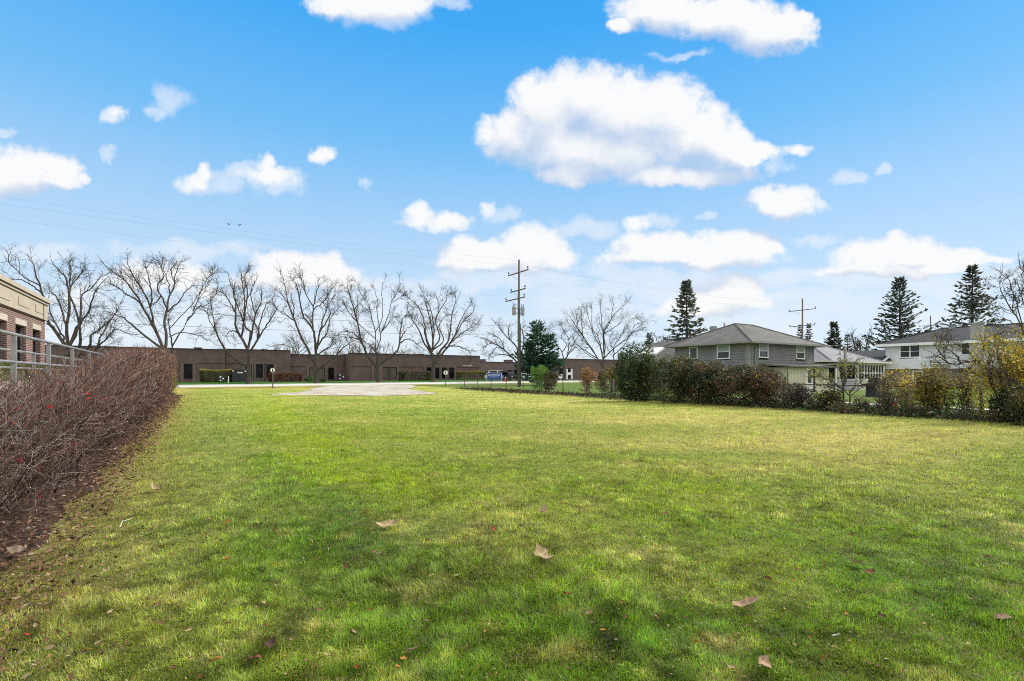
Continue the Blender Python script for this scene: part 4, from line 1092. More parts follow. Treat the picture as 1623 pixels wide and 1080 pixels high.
# facade is x = 0 plane looking +x, running to -y; windows are real openings
spans = []
y = -26.0
wl = [(-26 + 3.05 * i + .35, -26 + 3.05 * i + 2.05) for i in range(6)]
wl = [(-5.45 - 3.0 * k, -3.75 - 3.0 * k) for k in range(6, -1, -1)] + [(-2.50, -.95)]
prev = -27.0
for (y0, y1) in wl:
    w.box(-.35, 0, prev, y0, 1.75, 4.55)
    w.box(-.35, 0, y0, y1, 1.75, 2.12); w.box(-.35, 0, y0, y1, 4.2, 4.55)
    prev = y1
w.box(-.35, 0, prev, 0, 1.75, 4.55)
w.box(-22, -.35, -.35, 0, 0.2, 4.55)
w.build('wall', M['brick'], bd)
s_ = MB(); s_.box(-.35, .05, -27, .05, .2, 1.75); s_.build('base_course', M['stone'], bd)
c = MB()
c.box(-.40, .10, -27, .10, 4.55, 5.38); c.box(-.44, .14, -27, .14, 5.38, 5.52); c.box(-.5, .20, -27, .20, 5.52, 5.74)
c.box(-22, -.4, -.3, .10, 4.55, 5.38); c.box(-22, -.44, -.3, .20, 5.38, 5.74)
cn = c.build('cornice', M['cornice'], bd, .012)
g_ = MB(); g_.box(.10, .145, -27, .145, 5.375, 5.395); g_.box(.10, .105, -27, .105, 4.535, 4.56); g_.box(.10, .125, -.85, -.82, 4.56, 5.38); g_.box(.14, .205, -27, .205, 5.515, 5.53)
g_.build('joint', M['groove'], cn)
for (y0, y1) in wl:
    pm = MB(); z0, z1, th = 4.80, 5.20, .022
    pm.box(.10, .108, y0, y1, z0, z0 + th); pm.box(.10, .108, y0, y0 + th * 1.6, z0 + th, z1)
    pm.build('panel', M['groove'], cn)
    l = MB(); l.box(-.2, .025, y0 - .06, y1 + .06, 3.92, 4.20); l.build('lintel', M['lintel'], bd, .01)
    f = MB()
    for q in ((y0, y0 + .07), (y1 - .07, y1), ((y0 + y1) / 2 - .03, (y0 + y1) / 2 + .03)): f.box(-.26, -.19, q[0], q[1], 2.12, 3.92)
    f.box(-.262, -.188, y0 + .07, y1 - .07, 2.12, 2.19); f.box(-.262, -.188, y0 + .07, y1 - .07, 3.85, 3.92)
    fo = f.build('window', M['charcoal'], bd)
    pn = MB(); pn.box(-.235, -.225, y0 + .03, y1 - .03, 2.15, 3.89); pn.build('pane', M['glass_dark'], fo)
    si = MB(); si.box(-.2, .06, y0 - .05, y1 + .05, 2.04, 2.12); si.build('sill', M['lintel'], fo, .008)
dp = MB(); dp.tube((.30, -.30, 1.75), (.30, -.30, 4.45), .02)
rb = MB(); rb.box(-22, -.35, -27, -.35, 4.9, 5.0); rb.build('roof', M['charcoal'], bd)

# ------------------------------------------------------------------ leafy bushes
BOXY = 2.9
def bush(name, label, cat, centre, blobs, n, leaf, pal, seed, group=None, gaps=.25, accent=.035, stems=14, aspect=.5, flat=0, stemcol=(.085, .066, .05), stemr=.012, shell=.45, probs=None, parts=('foliage', 'stems'), twigs=0):
    """centre (X,Y,Z) base; blobs: (dx along view-right, dy depth, z, rx, ry, rz)"""
    g = np.random.default_rng(seed)
    e = empty(name, centre, 0, label, cat, group)
    vol = np.array([bl[3] * bl[4] * bl[5] for bl in blobs]) ** .67; vol /= vol.sum()
    which = g.choice(len(blobs), n, p=vol)
    bl = np.array(blobs)[which]
    u = g.normal(size=(n, 3)); u /= (np.abs(u) ** BOXY).sum(1, keepdims=True) ** (1 / BOXY)
    r = (shell + (1 - shell) * g.random(n)) ** .6
    P = bl[:, :3] + u * r[:, None] * bl[:, 3:]
    q = clump(P, 5.0 / max(.4, blobs[0][3]), seed)
    P += u * (q * .10)[:, None] * bl[:, 3:]
    k = (q > np.quantile(q, gaps) + g.normal(0, .15, n)) & (P[:, 2] > .02)
    P = P[k]; q2 = clump(P, 2.5 / max(.4, blobs[0][3]), seed + 9)
    m = len(P)
    V, F4 = quads(P, leaf, seed, flat, aspect)
    pal = np.array(pal); idx = np.clip(((q2 * .8 + 1) / 2 + g.normal(0, .28, m)) * len(pal), 0, len(pal) - 1).astype(int)
    if probs is not None: idx = g.choice(len(pal), m, p=probs)
    c = pal[idx] * g.uniform(.5, 1.5, (m, 1))
    ac = g.random(m) < accent; c[ac] = np.array([(.40, .26, .05), (.42, .20, .08), (.30, .26, .10)])[g.integers(0, 3, ac.sum())]
    np_mesh(parts[0], V, F4, M['leaf'], e, np.repeat(c, 4, 0))
    if stems:
        ln = []
        for i in range(stems):
            b_ = blobs[g.integers(len(blobs))]
            uu = g.normal(size=3); uu /= np.linalg.norm(uu); uu[2] = abs(uu[2])
            tip = np.array(b_[:3]) + uu * np.array(b_[3:]) * g.uniform(.5, 1.05)
            base = np.array([g.normal(0, .12) + b_[0] * .4, g.normal(0, .12) + b_[1] * .4, 0])
            ln.append(smooth_line([base, base * .5 + tip * .5 + np.array([0, 0, .12 * tip[2]]) + g.normal(0, .06, 3), tip], 9))
        ln = np.stack(ln); pr = [strands(ln, np.linspace(stemr, stemr * .4, 9)[None].repeat(len(ln), 0), 5)]
        if twigs:
            A, RA = spawn(ln, twigs, (.25 * blobs[0][5], .7 * blobs[0][5]), 5, (.3, .9), .03, .2, (stemr * .55, stemr * .3), (.25, 1), seed + 3); pr.append(strands(A, RA, 3))
            Bq, RB = spawn(A, 2.5, (.12 * blobs[0][5], .35 * blobs[0][5]), 4, (.4, 1), .02, .25, (stemr * .35, stemr * .22), (.25, 1), seed + 4); pr.append(strands(Bq, RB, 3))
        V, Fq = merge(pr)
        np_mesh(parts[1], V, Fq, M['twig'], e, np.array([stemcol]) * np.ones((len(V), 1)))
    return e
def bush_px(name, label, cat, x0, x1, top, base, n, leaf, pal, seed, Y=None, lobes=5, depth=1.0, z_lift=.0, **kw):
    """bush seen between bearings x0..x1, its foot on the ground at bearing `base`"""
    g = np.random.default_rng(seed + 500)
    xc = (x0 + x1) / 2
    if Y is None: p = GP(xc, base); Y = p[1]
    X = (xc - CX) / F * Y; Z = float(gz(Y))
    w = (x1 - x0) / F * Y * .5; zt = EYE + (HZ - top) / F * Y - Z
    bl = [(0, 0, zt * .5, w * .8, w * .8 * depth, zt * .48)]
    for i in range(lobes):
        dx = g.uniform(-.6, .6) * w; rz = zt * g.uniform(.22, .36); rx = w * g.uniform(.32, .5)
        zz = g.uniform(.25, .72) * zt
        bl.append((dx, g.uniform(-.5, .5) * w * depth, min(zz, zt - rz), rx, rx * depth, rz))
    return bush(name, label, cat, (X, Y, Z), bl, n, leaf, pal, seed, **kw)

G1 = [(.035, .075, .020), (.055, .11, .028), (.085, .15, .035)]
# clipped hedges are boxes of leaves
def clipped(name, label, a0, a1, b0, b1, z0, h, n, leaf, pal, seed, topcol=None, group=None):
    g = np.random.default_rng(seed)
    e = grid_thing(name, (a0 + a1) / 2, (b0 + b1) / 2, z0, label, 'hedge', group)
    w, d = (a1 - a0) / 2, (b1 - b0) / 2
    P = g.uniform(-1, 1, (n, 3)); f = g.integers(0, 5, n)
    s = 1 - np.abs(g.normal(0, .10, n))
    P[f == 0, 0] = s[f == 0]; P[f == 1, 0] = -s[f == 1]; P[f == 2, 1] = -s[f == 2]; P[f == 3, 1] = s[f == 3]; P[f == 4, 2] = s[f == 4]
    rc = np.sign(P) * np.abs(P) ** 1.0
    k = np.clip((np.abs(P) ** 6).sum(1), 1, None) ** (1 / 6.); P = P / k[:, None]
    P[:, 2] = (P[:, 2] + 1) / 2
    P *= np.array([w, d, h])
    P *= 1 + .05 * clump(P, 2.2, seed)[:, None]
    P[:, 2] = np.maximum(P[:, 2], .03)
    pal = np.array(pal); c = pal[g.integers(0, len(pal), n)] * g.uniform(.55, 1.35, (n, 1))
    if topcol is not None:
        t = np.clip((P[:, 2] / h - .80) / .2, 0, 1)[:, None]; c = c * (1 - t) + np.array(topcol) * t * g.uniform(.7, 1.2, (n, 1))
    V, q = quads(P, leaf, seed, 0, .55)
    np_mesh('foliage', V, q, M['leaf'], e, np.repeat(c, 4, 0))
    s_ = MB(); 
    for i in range(max(3, int(2 * w / .8))):
        x = -w + (i + .5) * 2 * w / max(3, int(2 * w / .8)); s_.tube((x, 0, 0), (x + .05, .03, h * .8), .03, .012, 6)
        s_.tube((x, 0, h * .3), (x + .25, .1, h * .7), .015, .008, 5); s_.tube((x, 0, h * .3), (x - .25, -.1, h * .7), .015, .008, 5)
    s_.build('stems', M['bark'], e)
    return e
clipped('boxwood_hedge', 'low clipped green boxwood hedge at the foot of the red brick building', -6.6, -5.5, 17, 34, tz, .62, 9000, .10, [(.10, .14, .02), (.055, .10, .022), (.15, .17, .03)], 21)

# ------------------------------------------------------------------ brown brick office
def za(y, b, px):           # height of bearing y on the line b at bearing px
    k = (px - CX) / F; Y = b / (UX - UY * k); return EYE + (HZ - y) / F * Y
of = empty('office_building', (*xy(4.5, 99), .55), TH, 'long flat-roofed dark brown brick office across the road behind the bare trees', 'building')
def L_(a): return a - 4.5
def office_wing(a0, a1, b, ztop, opens, mat, depth=24, trim_z=None):
    """one straight wing with true window openings; heights relative to z = .55"""
    y = b - 99; w = MB(); zt = ztop - .55
    cur = L_(a0)
    for (o0, o1, z0, z1, kind) in opens:
        o0, o1, z0, z1 = L_(o0), L_(o1), z0 - .55, z1 - .55
        w.box(cur, o0, y, y + .4, -.6, zt); w.box(o0, o1, y, y + .4, -.6, z0); w.box(o0, o1, y, y + .4, z1, zt)
        cur = o1
        fr = MB()
        fr.box(o0, o0 + .10, y + .16, y + .26, z0, z1); fr.box(o1 - .10, o1, y + .16, y + .26, z0, z1)
        fr.box(o0 + .1, o1 - .1, y + .162, y + .258, z0, z0 + .12); fr.box(o0 + .1, o1 - .1, y + .162, y + .258, z1 - .10, z1)
        fo = fr.build('door' if kind == 'door' else 'window', M['office_trim'], of)
        pn = MB(); pn.box(o0 + .06, o1 - .06, y + .20, y + .22, z0 + .06, z1 - .06)
        pn.build('pane', M['olive'] if kind == 'shade' else M['glass_dark'], fo)
        pl = MB()
        pl.box(o0 - .42, o0 - .002, y - .06, y - .002, -.6, z1 + .16); pl.box(o1 + .002, o1 + .42, y - .06, y - .002, -.6, z1 + .16); pl.box(o0 - .001, o1 + .001, y - .06, y - .002, z1, z1 + .16)
        pl.build('surround', M['pilaster'], of)
    w.box(cur, L_(a1), y, y + .4, -.6, zt)
    w.box(L_(a0), L_(a0) + .4, y + .4, y + depth, -.6, zt); w.box(L_(a1) - .4, L_(a1), y + .4, y + depth, -.6, zt)
    w.build('wall', mat, of)
    r = MB(); r.box(L_(a0) + .4, L_(a1) - .4, y + .4, y + depth, zt - .5, zt - .35); r.build('roof', M['charcoal'], of)
    cp = MB(); cp.box(L_(a0) - .05, L_(a1) + .05, y - .07, y + .45, zt, zt + .14); cp.build('coping', M['office_trim'], of)
    if trim_z:
        tm = MB()
        for (p0, p1) in trim_z[1]: tm.box(L_(p0), L_(p1), y - .035, y - .001, trim_z[0] - .55, trim_z[0] - .45)
        tm.build('string_course', M['office_trim'], of)
A = a_of
# wing A (far left), B (behind the charcoal cabinet), C (recess), D (right)
office_wing(-42, 4.5, 99, 5.90, [(A(220, 99), A(232, 99), 1.0, 3.5, 'win'), (A(291, 99), A(305.2, 99), .95, 3.52, 'win')], M['office_brick'], trim_z=(3.60, [(A(312, 99), 4.48)]))
office_wing(4.6, 15, 100, 6.06, [(A(388, 100), A(399, 100), 1.15, 3.58, 'win'), (A(405.3, 100), A(417, 100), 1.15, 3.58, 'win'), (A(422, 100), A(433.8, 100), 1.15, 3.58, 'win')], M['office_brick'], trim_z=(3.68, [(4.6, A(383, 100))]))
office_wing(15.1, 24.9, 100.8, 5.42, [(A(490, 100.8), A(515, 100.8), .9, 3.1, 'shade'), (A(520, 100.8), A(530, 100.8), .75, 3.1, 'door')], M['office_brick'], trim_z=(3.2, [(A(440, 100.8), A(484, 100.8)), (A(534, 100.8), 24.8)]))
D = 98
office_wing(25, 53.4, D, 5.78, [(A(593, D), A(601, D), .95, 3.28, 'shade'), (A(606.7, D), A(616, D), .95, 3.28, 'shade'), (A(620, D), A(629.3, D), .95, 3.28, 'shade'), (A(675.8, D), A(684, D), .9, 3.28, 'win'), (A(689, D), A(696.6, D), .9, 3.28, 'win'),
        (A(700, D), A(708, D), .9, 3.28, 'door'), (A(711.8, D), A(720.2, D), .9, 3.28, 'door')], M['office_brick'], trim_z=(3.32, [(A(553, D), A(589, D)), (A(633, D), A(672, D)), (A(724, D), 53.3)]))
def lettering(txt, size, mat, parent, loc, rot, name='lettering', ext=.01, align='CENTER'):
    cu = bpy.data.curves.new(name, 'FONT'); cu.body = txt; cu.size = size; cu.extrude = ext; cu.align_x = align; cu.align_y = 'CENTER'
    tmp = bpy.data.objects.new('tmp', cu); COL.objects.link(tmp)
    dg = bpy.context.evaluated_depsgraph_get(); me = bpy.data.meshes.new_from_object(tmp.evaluated_get(dg))
    bpy.data.objects.remove(tmp)
    o = bpy.data.objects.new(name, me); COL.objects.link(o); me.materials.clear(); me.materials.append(mat)
    o.parent = parent; o.location = loc; o.rotation_euler = rot
    return o
HR = (math.radians(90), 0, 0)
lettering('3605 & 53600', .40, M['white'], of, (L_((A(734, D) + A(748, D)) / 2), D - 99 - .03, za(580, D, 741) - .55), HR, ext=.02)
for (x0, x1, b, zt) in ((308, 320, 104, 6.25), (665, 672, 104, 6.1), (416, 420, 106, 6.35)):
    u = MB(); a0, a1 = A(x0, b), A(x1, b); u.box(L_(a0), L_(a1), b - 99, b - 97.4, 4.6, zt - .55 + .15); u.box(L_(a0) - .1, L_(a1) + .1, b - 99.1, b - 97.3, zt - .40, zt - .33)
    u.build('rooftop_unit', M['office_trim'], of)

def far_block(name, label, a0, a1, b, ztop, mat, opens, depth=18):
    e = empty(name, (*xy(a0, b), .6), TH, label, 'building')
    w = MB(); L2 = a1 - a0; cur = 0
    for (p0, p1, z0, z1) in opens:
        o0, o1 = A(p0, b) - a0, A(p1, b) - a0; z0 -= .6; z1 -= .6
        w.box(cur, o0, 0, .4, -.5, ztop - .6); w.box(o0, o1, 0, .4, -.5, z0); w.box(o0, o1, 0, .4, z1, ztop - .6); cur = o1
        fr = MB(); fr.box(o0, o0 + .12, .1, .2, z0, z1); fr.box(o1 - .12, o1, .1, .2, z0, z1); fr.box(o0 + .12, o1 - .12, .1, .2, z1 - .12, z1); fr.box(o0 + .12, o1 - .12, .1, .2, z0, z0 + .1)
        fo = fr.build('window', M['office_trim'], e)
        pn = MB(); pn.box(o0 + .05, o1 - .05, .14, .16, z0 + .05, z1 - .05); pn.build('pane', M['glass_dark'], fo)
    w.box(cur, L2, 0, .4, -.5, ztop - .6); w.box(0, .4, .4, depth, -.5, ztop - .6); w.box(L2 - .4, L2, .4, depth, -.5, ztop - .6); w.box(.4, L2 - .4, depth - .4, depth, -.5, ztop - .6)
    w.build('wall', mat, e)
    r = MB(); r.box(.4, L2 - .4, .4, depth - .4, ztop - 1.1, ztop - .9); r.build('roof', M['charcoal'], e)
    c = MB(); c.box(-.06, L2 + .06, -.07, .45, ztop - .6, ztop - .45); c.build('coping', M['office_trim'], e)
    return e
fb = far_block('office_building', 'grey-brown low office behind the blue sign and parked cars', A(761.5, 127), A(880, 127), 127, 5.45, M['office_grey'],
          [(771.5, 775.5, 1.9, 3.2), (777.5, 782, 1.9, 3.2), (784, 788.5, 1.9, 3.2), (790.5, 795.2, 1.9, 3.2), (804, 811.5, 1.0, 3.2), (814, 820, .7, 3.2)])
for (x0, x1) in ((762, 767.5), (801, 810)):
    u = MB(); a0 = A(761.5, 127); p0, p1 = A(x0, 131) - a0, A(x1, 131) - a0
    u.box(p0, p1, 3, 5, 4.3, 6.0 - .35); u.box(p0 - .1, p1 + .1, 2.9, 5.1, 6.0 - .35, 6.0 - .2); u.build('rooftop_unit', M['office_grey'], fb)
fb2 = far_block('office_building', 'brown brick office with a white framed doorway behind the small bare tree', A(881, 101), A(1046, 101), 101, 5.75, M['office_brick'],
          [(876 + 10, 894.5, 1.0, 3.4), (899, 904, .8, 3.4)])
wd_ = MB(); a0 = A(881, 101); p0, p1 = A(897, 101) - a0, A(906.5, 101) - a0
wd_.box(p0, p0 + .42, -.25, -.05, -.4, 2.6); wd_.box(p1 - .42, p1, -.25, -.05, -.4, 2.6); wd_.box(p0 + .42, p1 - .42, -.24, -.06, 1.1, 1.8)
wd_.build('door_surround', M['white'], fb2)

# planting and fittings in front of the office
def hedge_px(label, x0, x1, top, base, b, dep, pal, seed, topcol=None, leaf=.24, n=3600, name='clipped_hedge'):
    a0, a1 = A(x0, b), A(x1, b); xm = (x0 + x1) / 2
    z0 = .45; h = za(top, b, xm) - z0
    return clipped(name, label, a0, a1, b - dep / 2, b + dep / 2, z0, h, n, leaf, pal, seed, topcol, 'hedges in front of the office')
YG = [(.065, .080, .020), (.10, .11, .025), (.14, .14, .03)]
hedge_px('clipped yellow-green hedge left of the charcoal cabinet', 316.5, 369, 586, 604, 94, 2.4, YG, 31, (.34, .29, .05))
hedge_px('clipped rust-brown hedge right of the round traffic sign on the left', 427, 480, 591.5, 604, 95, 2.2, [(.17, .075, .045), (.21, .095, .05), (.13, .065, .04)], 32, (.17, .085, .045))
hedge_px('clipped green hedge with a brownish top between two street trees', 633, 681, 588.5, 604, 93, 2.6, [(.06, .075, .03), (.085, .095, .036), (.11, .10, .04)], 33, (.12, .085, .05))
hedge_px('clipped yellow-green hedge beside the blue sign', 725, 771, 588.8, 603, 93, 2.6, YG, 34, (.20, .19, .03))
bush_px('low_shrub', 'low green shrub left of the street tree with the long low limb', 'shrub', 480, 500, 596, 605, 700, .22, G1, 41, Y=85, group='low shrubs in front of the office', stems=6)
bush_px('low_shrub', 'low dull green shrub right of the street tree with the long low limb', 'shrub', 505, 517, 600, 605.5, 400, .22, [(.05, .06, .03), (.07, .08, .04)], 42, Y=86, group='low shrubs in front of the office', stems=6)
# charcoal cabinet
b = 92; a0, a1 = A(368, b), A(391, b); e = empty('utility_cabinet', (*xy(a0, b), .42), TH, 'large charcoal utility cabinet beside a bare street tree', 'cabinet')
z1 = za(586.6, b, 380) - .42; c = MB(); c.box(0, a1 - a0, 0, 1.8, 0, z1); c.build('body', M['charcoal'], e, .03)
c = MB(); c.box(-.05, a1 - a0 + .05, -.05, 1.85, z1 + .002, z1 + .09); c.build('lid', M['charcoal'], e, .02)
c = MB(); c.box(.75, 1.5, -.012, -.002, z1 * .74, z1 * .84); c.build('label_plate', M['white'], e)
for q in (.02, a1 - a0 - .3): c = MB(); c.box(q, q + .22, -.014, -.002, z1 - .28, z1 - .08); c.build('hinge', M['white'], e)
c = MB(); c.box((a1 - a0) / 2 - .012, (a1 - a0) / 2 + .012, -.008, -.002, .08, z1 - .1); c.build('door_seam', M['black'], e)
def meter_box(x0, x1, top, b, label):
    a0, a1 = A(x0, b), A(x1, b); e = empty('meter_box', (*xy(a0, b), .42), TH, label, 'meter', 'utility meters by the office')
    z1 = za(top, b, (x0 + x1) / 2) - .42; w = a1 - a0
    c = MB(); c.box(0, w, 0, .35, .12, z1); c.box(.1, .2, .1, .2, 0, .12); c.box(w - .2, w - .1, .1, .2, 0, .12); c.build('body', M['charcoal'], e, .02)
    for (fx, fz) in ((.22, .3), (.22, .78), (.62, .55)):
        c = MB(); c.tube((w * fx + .1, .005, z1 * fz + .06), (w * fx + .1, -.05, z1 * fz + .06), .13, .11, 12); c.build('dial', M['white'], e)
meter_box(346, 356, 596, 88, 'grey utility meter box with white dials in front of the yellow-green hedge')
meter_box(535, 548, 592.5, 98, 'black bank of meters with white dials in the corner of the office recess')
c = MB(); x, y = xy(A(362, 88), 88); c.tube((x, y, .4), (x, y, 1.35), .07, .06, 8); c.lathe((x, y, 1.35), [(.06, 0), (.075, .02), (.05, .08), (0.01, .1)], 8)
tag(c.build('bollard', M['white']), 'short white bollard left of the charcoal cabinet', 'bollard')

# round signs at the road edge
def round_sign(x, ytop, ybase, Y, label):
    Z = float(gz(Y)); X = (x - CX) / F * Y; h = EYE + (HZ - ytop) / F * Y - Z
    e = empty('round_sign', (X, Y, Z), .05, label, 'sign', 'round signs at the road edge')
    c = MB(); c.box(-.045, .045, -.03, .03, -.2, h - .15); c.build('post', M['bark_grey'], e)
    r = .215 * Y / 50
    c = MB(); c.tube((0, -.035, h - r), (0, -.06, h - r), r, n=28); d = c.build('disc', M['white'], e)
    c = MB(); c.box(-.045, .045, -.068, -.061, h - r * 1.62, h - r * .38); c.box(-.10, .10, -.068, -.0615, h - r * 1.75, h - r * 1.62); c.build('symbol', M['black'], d)
    return e
round_sign(432.3, 583.6, 616, 50.4, 'white round sign with a black bar, standing before the rust-brown hedge')
round_sign(706.5, 587.6, 613.4, 59, 'white round sign with a black bar, standing before the office doors')

# blue property sign with its white frame, hydrant, cars
b = 77; xs0, xs1 = 772, 791; a0, a1 = A(xs0, b), A(xs1, b)
zb, zt_ = za(602.6, b, 780) , za(591.6, b, 780)
e = empty('property_sign', (*xy(a0, b), .4), TH - .28, 'blue two-sided sign panel with white lettering on the road verge', 'sign')
w = a1 - a0 + .1; h = zt_ - .4
c = MB(); c.box(0, w, 0, .10, zb - .4, h); c.build('panel', M['blue'], e)
c = MB(); c.box(-.1, -.002, -.02, .12, -.4, h + .05); c.box(w + .002, w + .1, -.02, .12, -.4, h + .05); c.box(-.002, w + .002, -.02, .12, h + .002, h + .06); c.build('frame', M['offwhite'], e)
lettering('OAKMONT', .42, M['white'], e, (w / 2, -.012, h - .36), HR)
lettering('CORPORATE CENTER', .16, M['white'], e, (w / 2, -.012, h - .68), HR, ext=.006)
lettering('FOR LEASE', .13, M['white'], e, (w / 2, -.012, h - .90), HR, ext=.006)
c = MB(); c.hexa([(w + .12, 0, -.3), (w + .45, .9, -.3), (w + .40, .95, -.3), (w + .10, .06, -.3), (w + .12, 0, h - .05), (w + .42, .9, h - .05), (w + .37, .95, h - .05), (w + .10, .06, h - .05)]); c.build('side_panel', M['blue'], e)
X, Y, Z = W(801.3, 602.8, 84); Z = float(gz(Y))
e = empty('fire_hydrant', (X, Y, Z), 0, 'red and white fire hydrant at the far road edge', 'hydrant')
c = MB(); c.lathe((0, 0, 0), [(.19, 0), (.19, .05), (.14, .07), (.14, .55), (.17, .58), (.17, .63)], 14); c.build('barrel', M['red'], e)
c = MB(); c.lathe((0, 0, .632), [(.15, 0), (.12, .10), (.05, .17), (.05, .22), (.01, .23)], 14); c.build('cap', M['offwhite'], e)
c = MB(); c.tube((-.25, 0, .45), (.25, 0, .45), .07, n=10); c.tube((0, -.24, .42), (0, 0, .42), .09, n=10); c.build('outlet', M['red'], e)

def car(x, Y, rot, L0, wd, prof, roofprof, mat, label, cat, name):
    X = (x - CX) / F * Y; Z = float(gz(Y)) + .02
    e = empty(name, (X, Y, Z), rot, label, cat, 'vehicles parked by the grey-brown office')
    c = MB(); c.prism(prof, 'y', -wd / 2, wd / 2); c.build('body', mat, e, .05)
    c = MB()
    n = len(roofprof)
    cx = sum(p[0] for p in roofprof) / n
    vs = [(p[0], -wd / 2 + .04 + max(0, p[1] - 1.0) * .22, p[1]) for p in roofprof] + [(p[0], wd / 2 - .04 - max(0, p[1] - 1.0) * .22, p[1]) for p in roofprof]
    fs = [tuple(range(n))[::-1], tuple(range(n, 2 * n))] + [(i, (i + 1) % n, n + (i + 1) % n, n + i) for i in range(n)]
    c.add(vs, fs); c.build('cabin', mat, e, .03)
    zs = [p[1] for p in roofprof]; z0, z1 = min(zs) + .06, max(zs) - .10
    lo = [p[0] for p in roofprof if p[1] < min(zs) + .05]; hi = [p[0] for p in roofprof if p[1] > max(zs) - .05]
    for s in (-1, 1):
        y0, y1 = s * (wd / 2 - .04 - max(0, z0 - 1) * .22 + .012), s * (wd / 2 - .04 - max(0, z1 - 1) * .22 + .012)
        m0 = (min(lo) + max(lo)) / 2
        for (p, q) in ((min(lo) + .3, m0 - .05), (m0 + .05, max(lo) - .3)):
            c = MB(); th = s * .012
            c.hexa([(p, y0, z0), (q, y0, z0), (q, y0 + th, z0), (p, y0 + th, z0), (p + .1, y1, z1), (q - .1, y1, z1), (q - .1, y1 + th, z1), (p + .1, y1 + th, z1)])
            c.build('side_window', M['glass_dark'], e)
    for (xb, xt, sg) in ((max(lo), max(hi), 1), (min(lo), min(hi), -1)):
        c = MB(); hw = wd / 2 - .22
        c.hexa([(xb + sg * .015, -hw, z0), (xb + sg * .03, -hw, z0), (xb + sg * .03, hw, z0), (xb + sg * .015, hw, z0), (xt + sg * .03, -hw + .1, z1), (xt + sg * .045, -hw + .1, z1), (xt + sg * .045, hw - .1, z1), (xt + sg * .03, hw - .1, z1)])
        c.build('windscreen' if sg > 0 else 'rear_window', M['glass_dark'], e)
    xs = [p[0] for p in prof]
    for xx in (min(xs) + .85, max(xs) - .85):
        for s in (-1, 1):
            c = MB(); c.tube((xx, s * (wd / 2 - .2), .34), (xx, s * (wd / 2 + .02), .34), .34, n=18); wh = c.build('wheel', M['tyre'], e)
            c = MB(); c.tube((xx, s * (wd / 2 + .022), .34), (xx, s * (wd / 2 + .03), .34), .2, n=14); c.build('rim', M['galv'], wh)
    for s in (-1, 1):
        c = MB(); c.box(max(xs) - .02, max(xs) + .02, s * wd * .36 - .16, s * wd * .36 + .16, .62, .80); c.build('headlight', M['offwhite'], e)
M['car_white'] = simple('white_car_paint', (.62, .63, .64), .3, .04, 1); M['car_dark'] = simple('dark_car_paint', (.018, .019, .022), .25, .1, 1)
car(789, 100, TH - .15, 5.0, 1.9, [(-2.5, .35), (2.5, .35), (2.5, .8), (2.3, 1.0), (-2.45, 1.05)], [(-2.42, 1.0), (1.7, 1.0), (.9, 1.85), (.4, 1.95), (-2.2, 1.92)], M['car_white'], 'white van parked behind the blue sign', 'van', 'parked_van')
car(808, 99, -1.1, 4.6, 1.9, [(-2.3, .35), (2.3, .35), (2.35, .75), (2.2, 1.0), (-2.3, 1.05)], [(-2.3, 1.0), (1.2, 1.0), (.45, 1.72), (-2.0, 1.72)], M['car_dark'], 'dark off-road car parked right of the white van', 'car', 'parked_car')
car(833, 103, -.9, 4.4, 1.8, [(-2.2, .32), (2.2, .32), (2.2, .7), (2.0, .85), (-2.1, .92)], [(-1.7, .88), (1.1, .86), (.35, 1.42), (-1.1, 1.42)], M['car_white'], 'white saloon half hidden right of the tall utility pole', 'car', 'parked_car')
# small white yard sign by the far bare tree
X, Y, Z = W(888.4, 601, 92); Z = float(gz(Y)); e = empty('notice_sign', (X, Y, Z), .1, 'small white notice on a post left of the small bare tree trunk', 'sign')
c = MB(); c.box(-.05, .05, -.04, .04, -.1, .6); c.build('post', M['white'], e)
c = MB(); c.box(-.33, .33, -.07, -.042, .55, 1.25); pn = c.build('panel', M['white'], e)
c = MB(); c.box(-.2, .2, -.078, -.071, .98, 1.05); c.box(-.22, .22, -.078, -.071, .83, .89); c.box(-.12, .12, -.078, -.071, .68, .74); c.build('lettering', M['charcoal'], pn)

